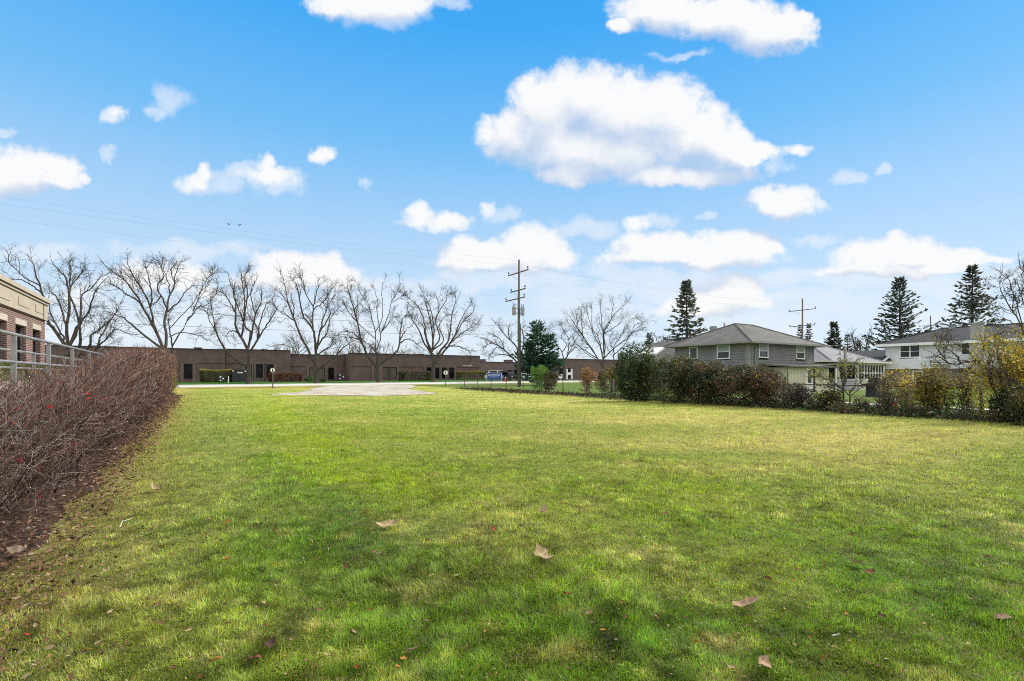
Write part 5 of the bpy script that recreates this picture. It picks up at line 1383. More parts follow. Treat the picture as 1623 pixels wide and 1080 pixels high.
# ------------------------------------------------------------------ utility poles and wires
PB = 46.8
def utility_pole(a, h, label, arms, trans=False, r=.17):
    x, y = xy(a, PB); z = float(gz(y))
    e = empty('utility_pole', (x, y, z), TH, label, 'utility pole', 'utility poles along the power line')
    c = MB(); c.tube((0, 0, -.3), (0, 0, h), r, r * .62, 14); c.build('pole', M['bark_grey'], e, 0, True)
    for (zz, l0, l1, tilt) in arms:
        c = MB(); c.box(-.19, -.10, l0, l1, zz - .055, zz + .055); ar = c.build('crossarm', M['bark_grey'], e)
        for yy in (l0 + .1, l1 - .1):
            i = MB(); i.lathe((-.145, yy, zz + .071), [(.03, 0), (.03, .10), (.075, .12), (.075, .22), (.05, .30), (.02, .32)], 8); i.build('insulator', M['charcoal'], ar)
        b_ = MB(); b_.tube((-.15, 0, zz - .75), (-.15, l1 * .62, zz - .08), .02); b_.build('brace', M['galv'], ar)
    if trans:
        for (xx, yy, zz) in ((-.62, .05, 7.9), (.1, -.55, 7.85)):
            t = MB(); t.lathe((xx, yy, zz), [(.20, 0), (.22, .03), (.22, .86), (.20, .92), (.1, .98)], 16); tt = t.build('transformer', M['galv'], e, 0, False)
            t = MB(); t.lathe((xx - .1, yy, zz + .97), [(.03, 0), (.06, .06), (.03, .12), (.05, .18), (.02, .26)], 8); t.lathe((xx + .12, yy, zz + .97), [(.03, 0), (.06, .06), (.03, .12), (.05, .18), (.02, .26)], 8); t.build('bushing', M['charcoal'], tt)
            t = MB(); t.box(min(xx, 0) + .05, max(xx, 0) + .05, -.03 + min(0, yy), .03, zz + .7, zz + .78); t.box(min(xx, 0) + .05, max(xx, 0) + .05, -.03 + min(0, yy), .03, zz + .2, zz + .28); t.build('bracket', M['galv'], tt)
        t = MB(); t.tube((.16, -.1, .1), (.14, -.08, 7.0), .035); t.build('conduit', M['charcoal'], e)
        t = MB(); t.tube((-.16, .05, 5.0), (-.14, .04, 10.6), .012); t.build('ground_wire', M['wire'], e)
    return e
PA = [-28.0, 30.4, 88.5, 143.0]
utility_pole(PA[1], 14.05, 'tall weathered utility pole with three crossarms and two transformers at the end of the lawn', [(12.6, -2.05, 2.0, 0), (10.65, -1.5, 1.5, 0), (9.75, -1.35, 2.6, 0)], True, .16)
utility_pole(PA[2], 14.3, 'farther utility pole rising behind the grey hip roofed house', [(12.3, -2.3, 2.3, 0), (9.6, -2.2, 2.2, 0)])
utility_pole(PA[3], 14.6, 'farthest utility pole, thin above the black roof of the white house', [(12.4, -2.2, 2.2, 0)])
def wire(a0, a1, db, z0, z1, sag, r, label, group):
    pts = []
    for i in range(25):
        t = i / 24; a = a0 + (a1 - a0) * t; x, y = xy(a, PB + db)
        g0 = float(gz(xy(a0, PB)[1])); g1 = float(gz(xy(a1, PB)[1]))
        pts.append((x, y, z0 + g0 + (z1 + g1 - z0 - g0) * t - sag * 4 * t * (1 - t)))
    P = np.array(pts)[None]; V, Fq = strands(P, np.full((1, 25), r), 5)
    o = np_mesh('power_cable', V, Fq, M['wire'], None, None, True)
    return tag(o, label, 'cable', group)
SP = ['between the left edge and the tall lawn pole', 'between the tall lawn pole and the one behind the house', 'beyond the pole behind the grey house']
for i in range(3):
    for (db, z, sag, r, nm) in ((-1.95, 12.98, .7, .0032, 'nearer top wire'), (1.9, 12.98, .8, .0032, 'farther top wire'), (0, 14.1 if i == 0 else 13.6, .9, .003, 'topmost thin wire'), (1.2, 10.2, .9, .0030, 'upper middle wire'), (0.15, 6.75, .5, .011, 'upper telephone cable'), (.15, 5.75, .55, .013, 'lower telephone cable')):
        wire(PA[i], PA[i + 1], db, z, z, sag, r, f'{nm} {SP[i]}', 'cables of the power line')
# two birds
for (x, y, s, lab) in ((363, 356, 1, 'small dark bird in the sky, the one farther left'), (379, 357.5, -1, 'small dark bird in the sky, the one farther right')):
    p = W(x, y, 60)
    prof = [(-.16, 0), (-.10, .03), (-.02, .05), (.06, .045), (.12, .03), (.16, .02), (.19, .004)]
    n = 10; vs = []
    for (xx, rr) in prof:
        for i in range(n): t = 6.283 * i / n; vs.append((xx, rr * math.cos(t), rr * .9 * math.sin(t)))
    fs = [(k*n+i, k*n+(i+1) % n, (k+1)*n+(i+1) % n, (k+1)*n+i) for k in range(len(prof)-1) for i in range(n)]
    c = MB(); c.add(vs, fs)
    for sd_ in (-1, 1):
        c.add([(.07, sd_*.03, .02), (-.05, sd_*.03, .02), (-.06, sd_*.20, .13), (.05, sd_*.20, .14), (-.10, sd_*.36, .10), (.07, sd_*.03, .03), (-.05, sd_*.03, .03), (-.06, sd_*.20, .14), (.05, sd_*.20, .15), (-.10, sd_*.36, .105)],
              [(0, 1, 2, 3), (3, 2, 4), (8, 7, 6, 5), (9, 7, 8), (0, 3, 8, 5), (1, 6, 7, 2), (3, 4, 9, 8), (2, 7, 9, 4), (0, 5, 6, 1)])
    c.add([(-.14, -.01, .0), (-.14, .01, .0), (-.28, .05, .01), (-.28, -.05, .01), (-.14, 0, .012)], [(0, 1, 2, 3), (0, 3, 4), (1, 4, 2), (2, 4, 3)])
    o = c.build('bird', M['black']); o.location = p; o.rotation_euler = (0, .1, .5 * s + 2.2); tag(o, lab, 'bird', 'birds in flight')
# ------------------------------------------------------------------ houses beyond the right-hand border
def lap_wall(mb, axis, fixed, u0, u1, z0, z1, holes, out, step=.16, t=.022):
    """overlapping boards on a wall plane; axis 'x' -> plane x=fixed, boards run along y. holes: (u0,u1,z0,z1)"""
    n = int(round((z1 - z0) / step)); step = (z1 - z0) / n
    for i in range(n):
        za_, zb_ = z0 + i * step, z0 + (i + 1) * step
        cuts = [(u0, u1)]
        for (h0, h1, g0, g1) in holes:
            if zb_ > g0 + .01 and za_ < g1 - .01:
                nc = []
                for (p, q) in cuts:
                    if h1 <= p or h0 >= q: nc.append((p, q)); continue
                    if p < h0: nc.append((p, h0))
                    if q > h1: nc.append((h1, q))
                cuts = nc
        for (p, q) in cuts:
            lo, hi = fixed, fixed + out * t
            if axis == 'x':
                pts = [(fixed - out * .05, p, za_), (hi, p, za_), (hi, q, za_), (fixed - out * .05, q, za_), (fixed - out * .05, p, zb_), (lo, p, zb_), (lo, q, zb_), (fixed - out * .05, q, zb_)]
            else:
                pts = [(p, fixed - out * .05, za_), (q, fixed - out * .05, za_), (q, hi, za_), (p, hi, za_), (p, fixed - out * .05, zb_), (q, fixed - out * .05, zb_), (q, lo, zb_), (p, lo, zb_)]
            mb.hexa(pts)
def house_window(parent, axis, fixed, u0, u1, z0, z1, out, mat, kind='hung', cas=.09, shade=False):
    """casing, sash bars and a pane recessed in the wall; u along the wall"""
    def bx(mb, p, q, za_, zb_, d0, d1):
        lo, hi = sorted((fixed + out * d0, fixed + out * d1))
        if axis == 'x': mb.box(lo, hi, p, q, za_, zb_)
        else: mb.box(p, q, lo, hi, za_, zb_)
    f = MB()
    bx(f, u0, u0 + cas, z0, z1, -.04, .045); bx(f, u1 - cas, u1, z0, z1, -.04, .045)
    bx(f, u0 + cas, u1 - cas, z1 - cas, z1, -.04, .045); bx(f, u0 + cas, u1 - cas, z0, z0 + cas, -.04, .055)
    if kind == 'hung': bx(f, u0 + cas, u1 - cas, (z0 + z1) / 2 - .025, (z0 + z1) / 2 + .025, -.035, .02)
    if kind == 'pair': bx(f, (u0 + u1) / 2 - .06, (u0 + u1) / 2 + .06, z0 + cas, z1 - cas, -.04, .04)
    if kind in ('pair',):
        bx(f, u0 + cas, (u0 + u1) / 2 - .061, (z0 + z1) / 2 - .025, (z0 + z1) / 2 + .025, -.035, .02)
        bx(f, (u0 + u1) / 2 + .061, u1 - cas, (z0 + z1) / 2 - .025, (z0 + z1) / 2 + .025, -.035, .02)
    w = f.build('window', mat, parent)
    p = MB(); bx(p, u0 + cas * .5, u1 - cas * .5, z0 + cas * .5, z1 - cas * .5, -.030, -.018); p.build('pane', M['glass'], w)
    if shade:
        s = MB(); bx(s, u0 + cas + .004, u1 - cas - .004, (z0 + z1) / 2 + .03, z1 - cas - .004, -.016, -.008); s.build('blind', M['blind'], w)
    return w
M['blind'] = simple('pale_blue_blind', (.30, .36, .42), .8, .08, 2)
def hip_roof(x0, x1, y0, y1, ze, zr, axis, inset, name, mat, parent, th=.16, fascia=None, gut=None):
    """hip roof over a rectangle (eave line already overhung); ridge along axis, ends in by inset"""
    m = MB()
    if axis == 'x': r0, r1 = (x0 + inset, (y0 + y1) / 2, zr), (x1 - inset, (y0 + y1) / 2, zr)
    else: r0, r1 = ((x0 + x1) / 2, y0 + inset, zr), ((x0 + x1) / 2, y1 - inset, zr)
    c = [(x0, y0, ze), (x1, y0, ze), (x1, y1, ze), (x0, y1, ze)]
    if axis == 'x': fs = [(0, 1, 5, 4), (1, 2, 5), (2, 3, 4, 5), (3, 0, 4)]
    else: fs = [(0, 1, 4), (1, 2, 5, 4), (2, 3, 5), (3, 0, 4, 5)]
    m.add(c + [r0, r1], fs + [(3, 2, 1, 0)])
    o = m.build(name, mat, parent)
    # hip and ridge caps
    cp = MB()
    ends = [(0, r0), (3, r0), (1, r1), (2, r1)] if axis == 'x' else [(0, r0), (1, r0), (2, r1), (3, r1)]
    for i, r in ends: cp.tube((c[i][0], c[i][1], c[i][2] + .02), (r[0], r[1], r[2] + .02), .06, n=6)
    if math.dist(r0, r1) > .2: cp.tube((r0[0], r0[1], r0[2] + .02), (r1[0], r1[1], r1[2] + .02), .06, n=6)
    cp.build('ridge_cap', mat, o)
    f = MB(); q = .03
    f.box(x0 - q, x1 + q, y0 - q, y0 - .002, ze - th, ze + .02); f.box(x0 - q, x1 + q, y1 + .002, y1 + q, ze - th, ze + .02)
    f.box(x0 - q, x0 - .002, y0, y1, ze - th, ze + .02); f.box(x1 + .002, x1 + q, y0, y1, ze - th, ze + .02)
    f.build('fascia', fascia or M['grey_trim'], o)
    s = MB(); s.box(x0, x1, y0, y1, ze - th, ze - th + .03); s.build('soffit', fascia or M['grey_trim'], o)
    if gut:
        g = MB(); g.box(x0 - .14, x1 + .14, y0 - .14, y0 - .032, ze - .13, ze + .0); g.box(x0 - .14, x0 - .032, y0, y1, ze - .13, ze + .0); g.build('gutter', gut, o)
    return o

# grey hip-roofed house: corner nearest the camera at the local origin, x along the street, y away
CX0 = W(1186, 542, 38.0); z0 = float(gz(38)); ca, cb_ = ab(CX0[0], CX0[1])
gh = grid_thing('grey_house', ca, cb_, z0, 'grey clapboard house with a grey hip roof behind the tall bushes', 'house')
LX, LY, ZE = 9.3, 6.8, 3.92
def z_at(px, py, a, b):
    X, Y = xy(a, b); return EYE + (HZ - py) / F * Y - z0
def s_at(px): return a_of(px, cb_) - ca
def t_at(px): return b_of(px, ca) - cb_
w = MB()
hR = [(s_at(1202.3), s_at(1217.2), 2.72, 3.82), (s_at(1261.6), s_at(1275.2), 2.72, 3.82)]
hL = [(t_at(1157.3), t_at(1136.6), 2.66, 3.82), (t_at(1106.2), t_at(1092.7), 2.74, 3.76)]
hR = [tuple(sorted(h[:2])) + h[2:] for h in hR]; hL = [tuple(sorted(h[:2])) + h[2:] for h in hL]
lap_wall(w, 'y', 0, .0, LX, .15, ZE - .1, hR, -1, .20, .03); lap_wall(w, 'x', 0, .0, LY, .15, ZE - .1, hL, -1, .20, .03)
w.box(.06, LX - .06, .06, LY - .06, 0, .14); w.box(LX - .1, LX, .06, LY, .14, ZE - .1); w.box(.06, LX - .1, LY - .1, LY, .14, ZE - .1)
w.build('wall', M['siding_grey'], gh)
tm = MB(); tm.box(-.05, .16, -.05, -.024, .1, ZE - .12); tm.box(-.05, -.024, -.024, .24, .1, ZE - .12); tm.box(LX - .08, LX + .02, -.05, -.024, .1, ZE - .12); tm.box(-.05, -.024, LY - .1, LY, .1, ZE - .12)
tm.build('corner_board', M['grey_trim'], gh)
for h in hR: house_window(gh, 'y', 0, *h, -1, M['white'], shade=True)
house_window(gh, 'x', 0, *hL[0], -1, M['white'], shade=True); house_window(gh, 'x', 0, *hL[1], -1, M['white'], 'plain')
hip_roof(-.65, LX + .65, -.65, LY + .65, ZE, ZE + 1.82, 'x', 4.05, 'roof', M['roof_grey'], gh, .15, None, M['grey_trim'])
d = MB(); xx = s_at(1195.5); d.tube((xx, -.09, .2), (xx, -.09, ZE - .45), .045, n=8); d.tube((xx, -.09, ZE - .45), (xx + .9, -.62, ZE - .15), .045, n=8); d.build('downspout', M['grey_trim'], gh)
d = MB(); d.box(2.6, 3.1, 4.9, 5.3, ZE + 1.1, ZE + 1.72); d.tube((3.4, 4.4, ZE + 1.5), (3.4, 4.4, ZE + 2.0), .07); d.build('roof_vent', M['galv'], gh)
d = MB(); d.box(LX - .9, LX - .2, 5.5, 6.2, ZE + .4, ZE + 1.45); d.build('chimney', M['brick'], gh)
d = MB(); xq = 1.2; d.tube((xq, LY - .6, ZE + .5), (xq, LY - .6, ZE + 1.5), .08, n=8); d.build('flue', M['charcoal'], gh)
# lean-to porch on its right wall
pe = grid_thing('garden_shed', 37.2, 20.7, z0, 'cream lean-to shed with a white door and a flat grey roof against the grey house', 'shed')
pw = MB(); PLx = 5.9; pd = cb_ - 20.75
for i in range(int(PLx / .42)):
    x = i * .42
    if 2.3 < x < 3.45: continue
    pw.box(x + .01, x + .41, 0, .03, 0, 1.98)
pw.box(0, PLx, .032, .08, 0, .1); pw.box(0, PLx, .032, .08, 1.9, 1.99)
pw.box(0, .06, .08, pd, 0, 1.98); pw.box(PLx - .06, PLx, .08, pd, 0, 1.98)
pw.build('wall', M['cream'], pe)
pr = MB(); pr.hexa([(-.5, -.45, 1.99), (PLx + .45, -.45, 1.99), (PLx + .45, pd - .03, 2.16), (-.5, pd - .03, 2.16), (-.5, -.45, 2.10), (PLx + .45, -.45, 2.10), (PLx + .45, pd - .03, 2.27), (-.5, pd - .03, 2.27)])
pr.build('roof', M['roof_grey'], pe)
dr = MB(); dr.box(2.46, 2.56, -.03, .06, 0, 1.95); dr.box(3.34, 3.44, -.03, .06, 0, 1.95); dr.box(2.56, 3.34, -.03, .06, 1.86, 1.95); dr.box(2.56, 3.34, -.01, .04, .05, .8); dr.box(2.56, 2.68, -.01, .04, .8, 1.86); dr.box(3.22, 3.34, -.01, .04, .8, 1.86)
do = dr.build('door', M['white'], pe); dg_ = MB(); dg_.box(2.66, 3.24, .01, .03, .78, 1.87); dg_.build('pane', M['glass'], do)
ps = MB(); ps.box(PLx + .28, PLx + .38, -.40, -.30, 0, 1.99); ps.build('post', M['white'], pe)
# low house behind on the left with skylight
lg = grid_thing('low_house', 39.5, 30.4, .2, 'low grey-roofed building with a white skylight, half hidden behind the tall green bush', 'house')
m_ = MB(); m_.prism([(.3, 0), (8.7, 0), (8.7, 2.6), (4.5, 4.75), (.3, 2.6)], 'y', .4, 9.2); m_.build('wall', M['siding_grey'], lg)
m_ = MB(); m_.prism([(-.2, 2.50), (-.2, 2.64), (4.5, 5.05), (9.2, 2.64), (9.2, 2.50), (4.5, 4.90)], 'y', 0, 9.7); rf = m_.build('roof', M['roof_grey'], lg)
sl = 2.41 / 4.7
m_ = MB(); p_ = [(1.5, 6.3), (2.9, 6.3), (2.9, 8.9), (1.5, 8.9)]; m_.hexa([(x, y, 2.64 + (x + .2) * sl + .01) for x, y in p_] + [(x, y, 2.64 + (x + .2) * sl + .16) for x, y in p_]); m_.build('skylight', M['white'], rf)

# pale-roofed house with a sunroom
sa, sb = 50.0, 21.6; sz = .2
sh = grid_thing('sunroom_house', sa, sb, sz, 'pale grey roofed house with a white many-paned sunroom', 'house')
w = MB(); w.box(0, 5.3, 0, 9.5, 0, .95); 
w.box(0, .16, 0, .16, .95, 2.45); w.box(5.14, 5.3, 0, .16, .95, 2.45); w.box(0, 5.3, 0, .14, 2.28, 2.45); w.box(0, .14, .16, 9.5, 2.28, 2.45); w.box(.5, 5.3, 6, 9.5, .95, 2.45); w.box(4.9, 5.3, .16, 6, .95, 2.45)
w.build('wall', M['offwhite'], sh)
fl = MB()
n = 9
for i in range(n + 1):
    x = .16 + (5.14 - .16) * i / n; fl.box(x - .05, x + .05, .02, .12, .95, 2.28)
fl.box(.16, 5.14, .03, .11, 1.52, 1.60); fl.box(.16, 5.14, -.05, .14, .95, 1.03)
f1 = fl.build('window', M['white'], sh); p = MB(); p.box(.18, 5.12, .062, .075, 1.0, 2.28); p.build('pane', M['glass_dark'], f1)
fl = MB()
for i in range(5):
    y = .16 + 5.8 * i / 4; fl.box(.02, .12, y - .09, y + .09, .95, 2.28)
fl.box(.03, .11, .16, 6, .95, 1.03)
f2 = fl.build('window', M['white'], sh); p = MB(); p.box(.062, .075, .18, 5.9, 1.0, 2.28); p.build('pane', M['glass_dark'], f2)
for k_ in range(1, 6):
    b_ = MB(); z = .95 * k_ / 6; b_.box(-.012, -.001, -.01, 9.5, z, z + .018); b_.box(-.01, 5.3, -.012, -.001, z, z + .018); b_.build('siding_seam', M['groove'], sh)
r = MB(); r.hexa([(-.45, -.45, 2.45), (5.7, -.45, 2.45), (5.7, 3.2, 2.62), (-.45, 3.2, 2.62), (-.45, -.45, 2.60), (5.7, -.45, 2.60), (5.7, 3.2, 2.78), (-.45, 3.2, 2.78)]); r.build('sunroom_roof', M['offwhite'], sh)
mb_ = MB(); mb_.box(.3, 10.1, 3.0, 10.2, 0, 2.5); mb_.build('main_wall', M['offwhite'], sh)
rr_ = hip_roof(-.2, 10.7, 2.1, 10.8, 2.72, 4.62, 'x', 4.6, 'roof', M['roof_light'], sh, .14, M['offwhite'])
v = MB(); v.tube((4.6, 3.6, 3.1), (4.6, 3.6, 3.75), .08, n=8); v.build('vent_pipe', M['galv'], rr_)
v = MB(); v.box(3.0, 4.0, 8.0, 8.8, 3.4, 5.2); v.build('chimney', M['brick'], rr_)
v = MB(); v.tube((-1.2, .5, 0), (-1.2, .5, 3.9), .11, n=10); v.build('flue', M['galv'], sh)

# white split-level house: its long wall runs away to the left
wa, wb = 66.0, 12.0; wz = .3
wh = grid_thing('white_house', wa, wb, wz, 'white sided split-level house with a black roof and a pale brick chimney', 'house')
WL = 13.7; ZW = 4.72
def wy(px): return b_of(px, wa) - wb
hw = [(wy(1459), wy(1426), 3.18, 4.55), (wy(1538.5), wy(1523), 3.30, 4.55)]; hw = [tuple(sorted(h[:2])) + h[2:] for h in hw]
hb = [tuple(sorted((wy(1463), wy(1446)))) + (.55, 1.75)]
w = MB(); lap_wall(w, 'x', 0, 0, WL, 1.95, ZW - .1, hw, -1, .215, .03)
w.box(.06, 9, .05, WL - .05, 1.95, 2.0); w.box(.1, 9, WL - .05, WL, 1.95, ZW - .1); w.build('wall', M['siding_white'], wh)
lo = MB(); h0 = hb[0]
lo.box(.10, .4, 0, h0[0], -.3, 1.90); lo.box(.10, .4, h0[1], WL, -.3, 1.90); lo.box(.10, .4, h0[0], h0[1], -.3, h0[2]); lo.box(.10, .4, h0[0], h0[1], h0[3], 1.90); lo.box(.4, 9, WL - .4, WL, -.3, 1.90)
lo.build('lower_wall', M['tan_brick'], wh)
hp = [tuple(sorted((wy(1425 + 1), wy(1459)))) ]
house_window(wh, 'x', 0, *hw[0], -1, M['white'], 'pair', .10); house_window(wh, 'x', 0, *hw[1], -1, M['white'], 'hung', .10); house_window(wh, 'x', .10, *hb[0], -1, M['white'], 'hung', .10)
hip_roof(-.75, 9.6, -3, WL + .75, ZW, ZW + 1.75, 'y', 4.6, 'roof', M['roof_dark'], wh, .26, M['white'])
c = MB(); cy0, cy1 = sorted((wy(1541), wy(1560))); c.box(-.55, .0, cy0, cy1, -.3, ZW + 1.62); c.box(-.62, .07, cy0 - .07, cy1 + .07, ZW + 1.62, ZW + 1.76); c.build('chimney', M['grey_brick'], wh)
c = MB(); c.box(3.9, 4.3, wy(1492) + .1, wy(1492) + .6, ZW + 1.3, ZW + 1.95); c.box(3.85, 4.35, wy(1492) + .05, wy(1492) + .65, ZW + 1.95, ZW + 2.02); c.build('roof_vent', M['galv'], wh)
an = MB(); ax_, ay_ = 4.2, wy(1500)
an.tube((ax_, ay_, ZW + 1.6), (ax_, ay_, ZW + 3.1), .025); an.tube((ax_ - .1, ay_ - 1.0, ZW + 3.0), (ax_ - .1, ay_ + 1.6, ZW + 2.95), .018)
for q in range(7): an.tube((ax_ - .5 + .04 * q, ay_ - .9 + .38 * q, ZW + 3.0), (ax_ + .4 - .04 * q, ay_ - .9 + .38 * q, ZW + 3.0), .010)
an.build('antenna', M['galv'], wh)
rt = MB(); rt.box(-.02, 3, -4.5, -.05, 1.95, ZW - .1); rt.build('side_wall', M['siding_white'], wh)
# its low garage wing on the left
gw = MB(); gw.box(.8, 8.5, WL + .05, WL + 8, -.3, 2.9); gw.build('garage_wall', M['siding_white'], wh)
gr = MB(); gr.prism([(.2, 2.85), (.2, 3.0), (4.6, 4.35), (9.0, 3.0), (9.0, 2.85), (4.6, 4.2)], 'y', WL + .03, WL + 8.6); go_ = gr.build('garage_roof', M['roof_dark'], wh)
rk = MB(); rk.prism([(.12, 2.80), (.12, 3.04), (4.6, 4.42), (4.6, 4.22)], 'y', WL + 8.61, WL + 8.68); rk.box(.1, .19, WL + .05, WL + 8.6, 2.80, 3.02); rk.build('rake_board', M['white'], go_)
pr = MB(); pr.prism([(-2.6, 2.55), (-2.6, 2.68), (.0 - .8, 3.35), (1.0, 2.68), (1.0, 2.55), (-.8, 3.2)], 'y', WL - .6, WL + 4.4); po = pr.build('porch_roof', M['roof_dark'], wh)
rk = MB(); rk.prism([(-2.66, 2.52), (-2.66, 2.72), (-.8, 3.42), (1.06, 2.72), (1.06, 2.52), (-.8, 3.2)], 'y', WL - .67, WL - .61); rk.build('rake_board', M['white'], po)
pp = MB()
for yy in (WL - .4, WL + 4.2): pp.box(-2.45, -2.33, yy - .06, yy + .06, -.3, 2.55)
pp.build('porch_post', M['white'], wh)

# ------------------------------------------------------------------ chain-link fence along the border
fa = 24.2
fz = float(gz(18))
fe = empty('chain_link_fence', (*xy(fa, 3.0), 0), TH, 'rusty chain-link fence half hidden in the right-hand bushes', 'fence')
ys = np.arange(0, 47.6, 2.8)
def fzz(y): return float(gz(xy(fa, 3.0 + y)[1]))
for y in ys:
    p = MB(); z = fzz(y); p.tube((0, y, z - .2), (0, y, z + 1.08), .032, n=8); p.lathe((0, y, z + 1.08), [(.036, 0), (.03, .03), (.008, .05)], 8)
    p.build('post', M['rust'] if y > 24 else M['galv'], fe)
r_ = MB()
for y0, y1 in zip(ys[:-1], ys[1:]): r_.tube((0, y0, fzz(y0) + 1.04), (0, y1, fzz(y1) + 1.04), .022, n=8, caps=False)
r_.build('top_rail', M['rust'], fe)
ln = []
for y in np.arange(0, 47.0, .11):
    z = fzz(y); h = 1.0
    for s in (1, -1):
        y1 = y + s * .98
        if 0 <= y1 <= 47.6: ln.append([(.024, y, z + .04), (.024, (y + y1) / 2, z + .04 + h * .5), (.024, y1, z + .04 + h)])
V, Fq = strands(np.array(ln), np.full((len(ln), 3), .0022), 3)
np_mesh('wire_mesh', V, Fq, M['galv'], fe)

# ------------------------------------------------------------------ bushes and small trees of the border
GR = 'bushes along the right-hand border of the lawn'
DK = [(.026, .048, .020), (.040, .070, .028), (.060, .088, .034), (.095, .105, .04)]
OL = [(.080, .070, .032), (.12, .098, .042), (.17, .13, .055), (.085, .075, .045)]
BR = [(.095, .068, .045), (.135, .092, .058), (.19, .12, .075), (.075, .064, .045)]
bush_px('bush', 'bright light green feathery bush at the foot of the dark fir', 'bush', 838, 871, 579, 617, 5200, .15, [(.10, .22, .03), (.15, .30, .045), (.22, .38, .07)], 601, Y=47, group=GR, lobes=7, aspect=.32)
bush_px('bush', 'small dark bush with ochre leaves right of the bright green one', 'bush', 861, 884, 587, 617, 2600, .15, [(.035, .042, .015), (.06, .055, .02), (.22, .16, .05), (.05, .05, .02)], 602, Y=46, group=GR, lobes=5)
bush_px('bush', 'loose orange-leaved bush in front of the many-stemmed bare tree', 'bush', 914, 952, 580, 623, 2500, .13, [(.44, .19, .075), (.55, .27, .12), (.32, .18, .07), (.20, .15, .05)], 603, Y=39, group=GR, gaps=.4, lobes=8, stems=22, twigs=5)
bush_px('bush', 'dark olive bush with yellowish tips between the orange bush and the tall green one', 'bush', 946, 984, 582, 622, 4200, .14, [(.03, .035, .014), (.08, .07, .025), (.22, .18, .045), (.32, .26, .08)], 604, Y=38, group=GR, lobes=7)
bush_px('bush', 'tallest dense green bush of the border, standing before the low grey roof', 'bush', 972, 1046, 541, 634, 19000, .115, [(.025, .048, .018), (.045, .080, .028), (.065, .105, .035), (.10, .125, .045)], 605, Y=28, group=GR, lobes=10, stems=20)
bush_px('bush', 'olive-brown leafy bush just right of the tall green bush', 'bush', 1020, 1112, 562, 639, 17000, .10, DK + OL[:2] + [(.11, .10, .04)], 606, Y=26.5, group=GR, lobes=11)
bush_px('bush', 'brown-topped bush below the left window of the grey house', 'bush', 1078, 1160, 572, 641, 15000, .098, DK[:3] + OL[:2] + BR[1:3], 607, Y=25.5, group=GR, lobes=11)
bush_px('bush', 'rusty-topped dark bush below the corner of the grey house', 'bush', 1130, 1215, 577, 644, 15000, .092, DK[:2] + BR[:3] + OL[:2], 608, Y=24.4, group=GR, lobes=11, twigs=4)
bush_px('bush', 'dull brown twiggy bush below the right windows of the grey house', 'bush', 1182, 1254, 582, 646, 12500, .088, DK[1:3] + BR + [(.16, .10, .06)], 609, Y=23.4, group=GR, lobes=11, stems=26, twigs=6)
bush_px('bush', 'sparse purplish grey-brown bush before the cream shed', 'bush', 1238, 1294, 606, 651, 4600, .075, [(.055, .045, .045), (.075, .058, .055), (.10, .075, .062), (.04, .04, .03)], 610, Y=22.3, group=GR, gaps=.35, lobes=9, stems=34, twigs=8, stemcol=(.075, .06, .055))
bush_px('bush', 'low olive bush at the foot of the leaning yellow sapling', 'bush', 1284, 1334, 618, 654, 3600, .085, [(.045, .055, .018), (.075, .080, .025), (.10, .085, .03), (.055, .045, .02)], 611, Y=21.3, group=GR, lobes=6, stems=18, twigs=5)
bush_px('bush', 'thin brown brushwood before the sunroom', 'bush', 1338, 1386, 626, 657, 750, .07, BR + [(.06, .10, .03)], 612, Y=20.2, group=GR, gaps=.4, lobes=6, stems=34, twigs=8)
bush_px('bush', 'rambling reddish-brown brush below the black covered grill', 'bush', 1378, 1432, 606, 661, 1300, .07, BR + [(.16, .12, .05), (.10, .09, .03)], 613, Y=19.2, group=GR, gaps=.4, lobes=8, stems=34, twigs=8)
bush_px('bush', 'bright yellow-leaved bush before the white house', 'bush', 1400, 1470, 582, 652, 3000, .085, [(.60, .43, .04), (.66, .48, .08), (.40, .32, .05), (.28, .28, .05)], 614, Y=20.8, group=GR, gaps=.5, lobes=8, stems=24, twigs=6, shell=.3)
bush_px('bush', 'tall yellow-green bush with a dark base before the white house', 'bush', 1452, 1512, 572, 664, 6200, .085, [(.15, .14, .025), (.26, .22, .03), (.38, .30, .04), (.18, .19, .04), (.14, .10, .04)], 615, Y=18.6, group=GR, lobes=10, stems=30, twigs=6, stemcol=(.07, .048, .026))
bush_px('bush', 'airy olive and rust foliage beneath the arching branches', 'bush', 1500, 1556, 584, 640, 1500, .08, [(.14, .13, .03), (.20, .16, .035), (.15, .085, .035), (.09, .10, .03)], 616, Y=18.9, group=GR, gaps=.45, lobes=8, stems=22, twigs=6)
bush_px('bush', 'dark blue-green upright bush below the golden tree', 'bush', 1574, 1618, 618, 676, 5200, .075, [(.022, .034, .022), (.035, .050, .032), (.055, .065, .045)], 617, Y=16.3, group=GR, lobes=7, stems=14, aspect=.4)
bush_px('bush', 'ragged green and tan bush in the corner at the right edge', 'bush', 1600, 1668, 600, 684, 5200, .08, [(.05, .075, .02), (.09, .10, .03), (.16, .15, .04), (.12, .09, .04)], 618, Y=15.2, group=GR, lobes=8, stems=20, twigs=4)
bush_px('bush', 'small crimson-leaved bush beside the tall yellow-green one', 'bush', 1461, 1475, 592, 620, 420, .085, [(.22, .025, .022), (.15, .02, .02)], 619, Y=21.5, group=GR, lobes=3, stems=8)

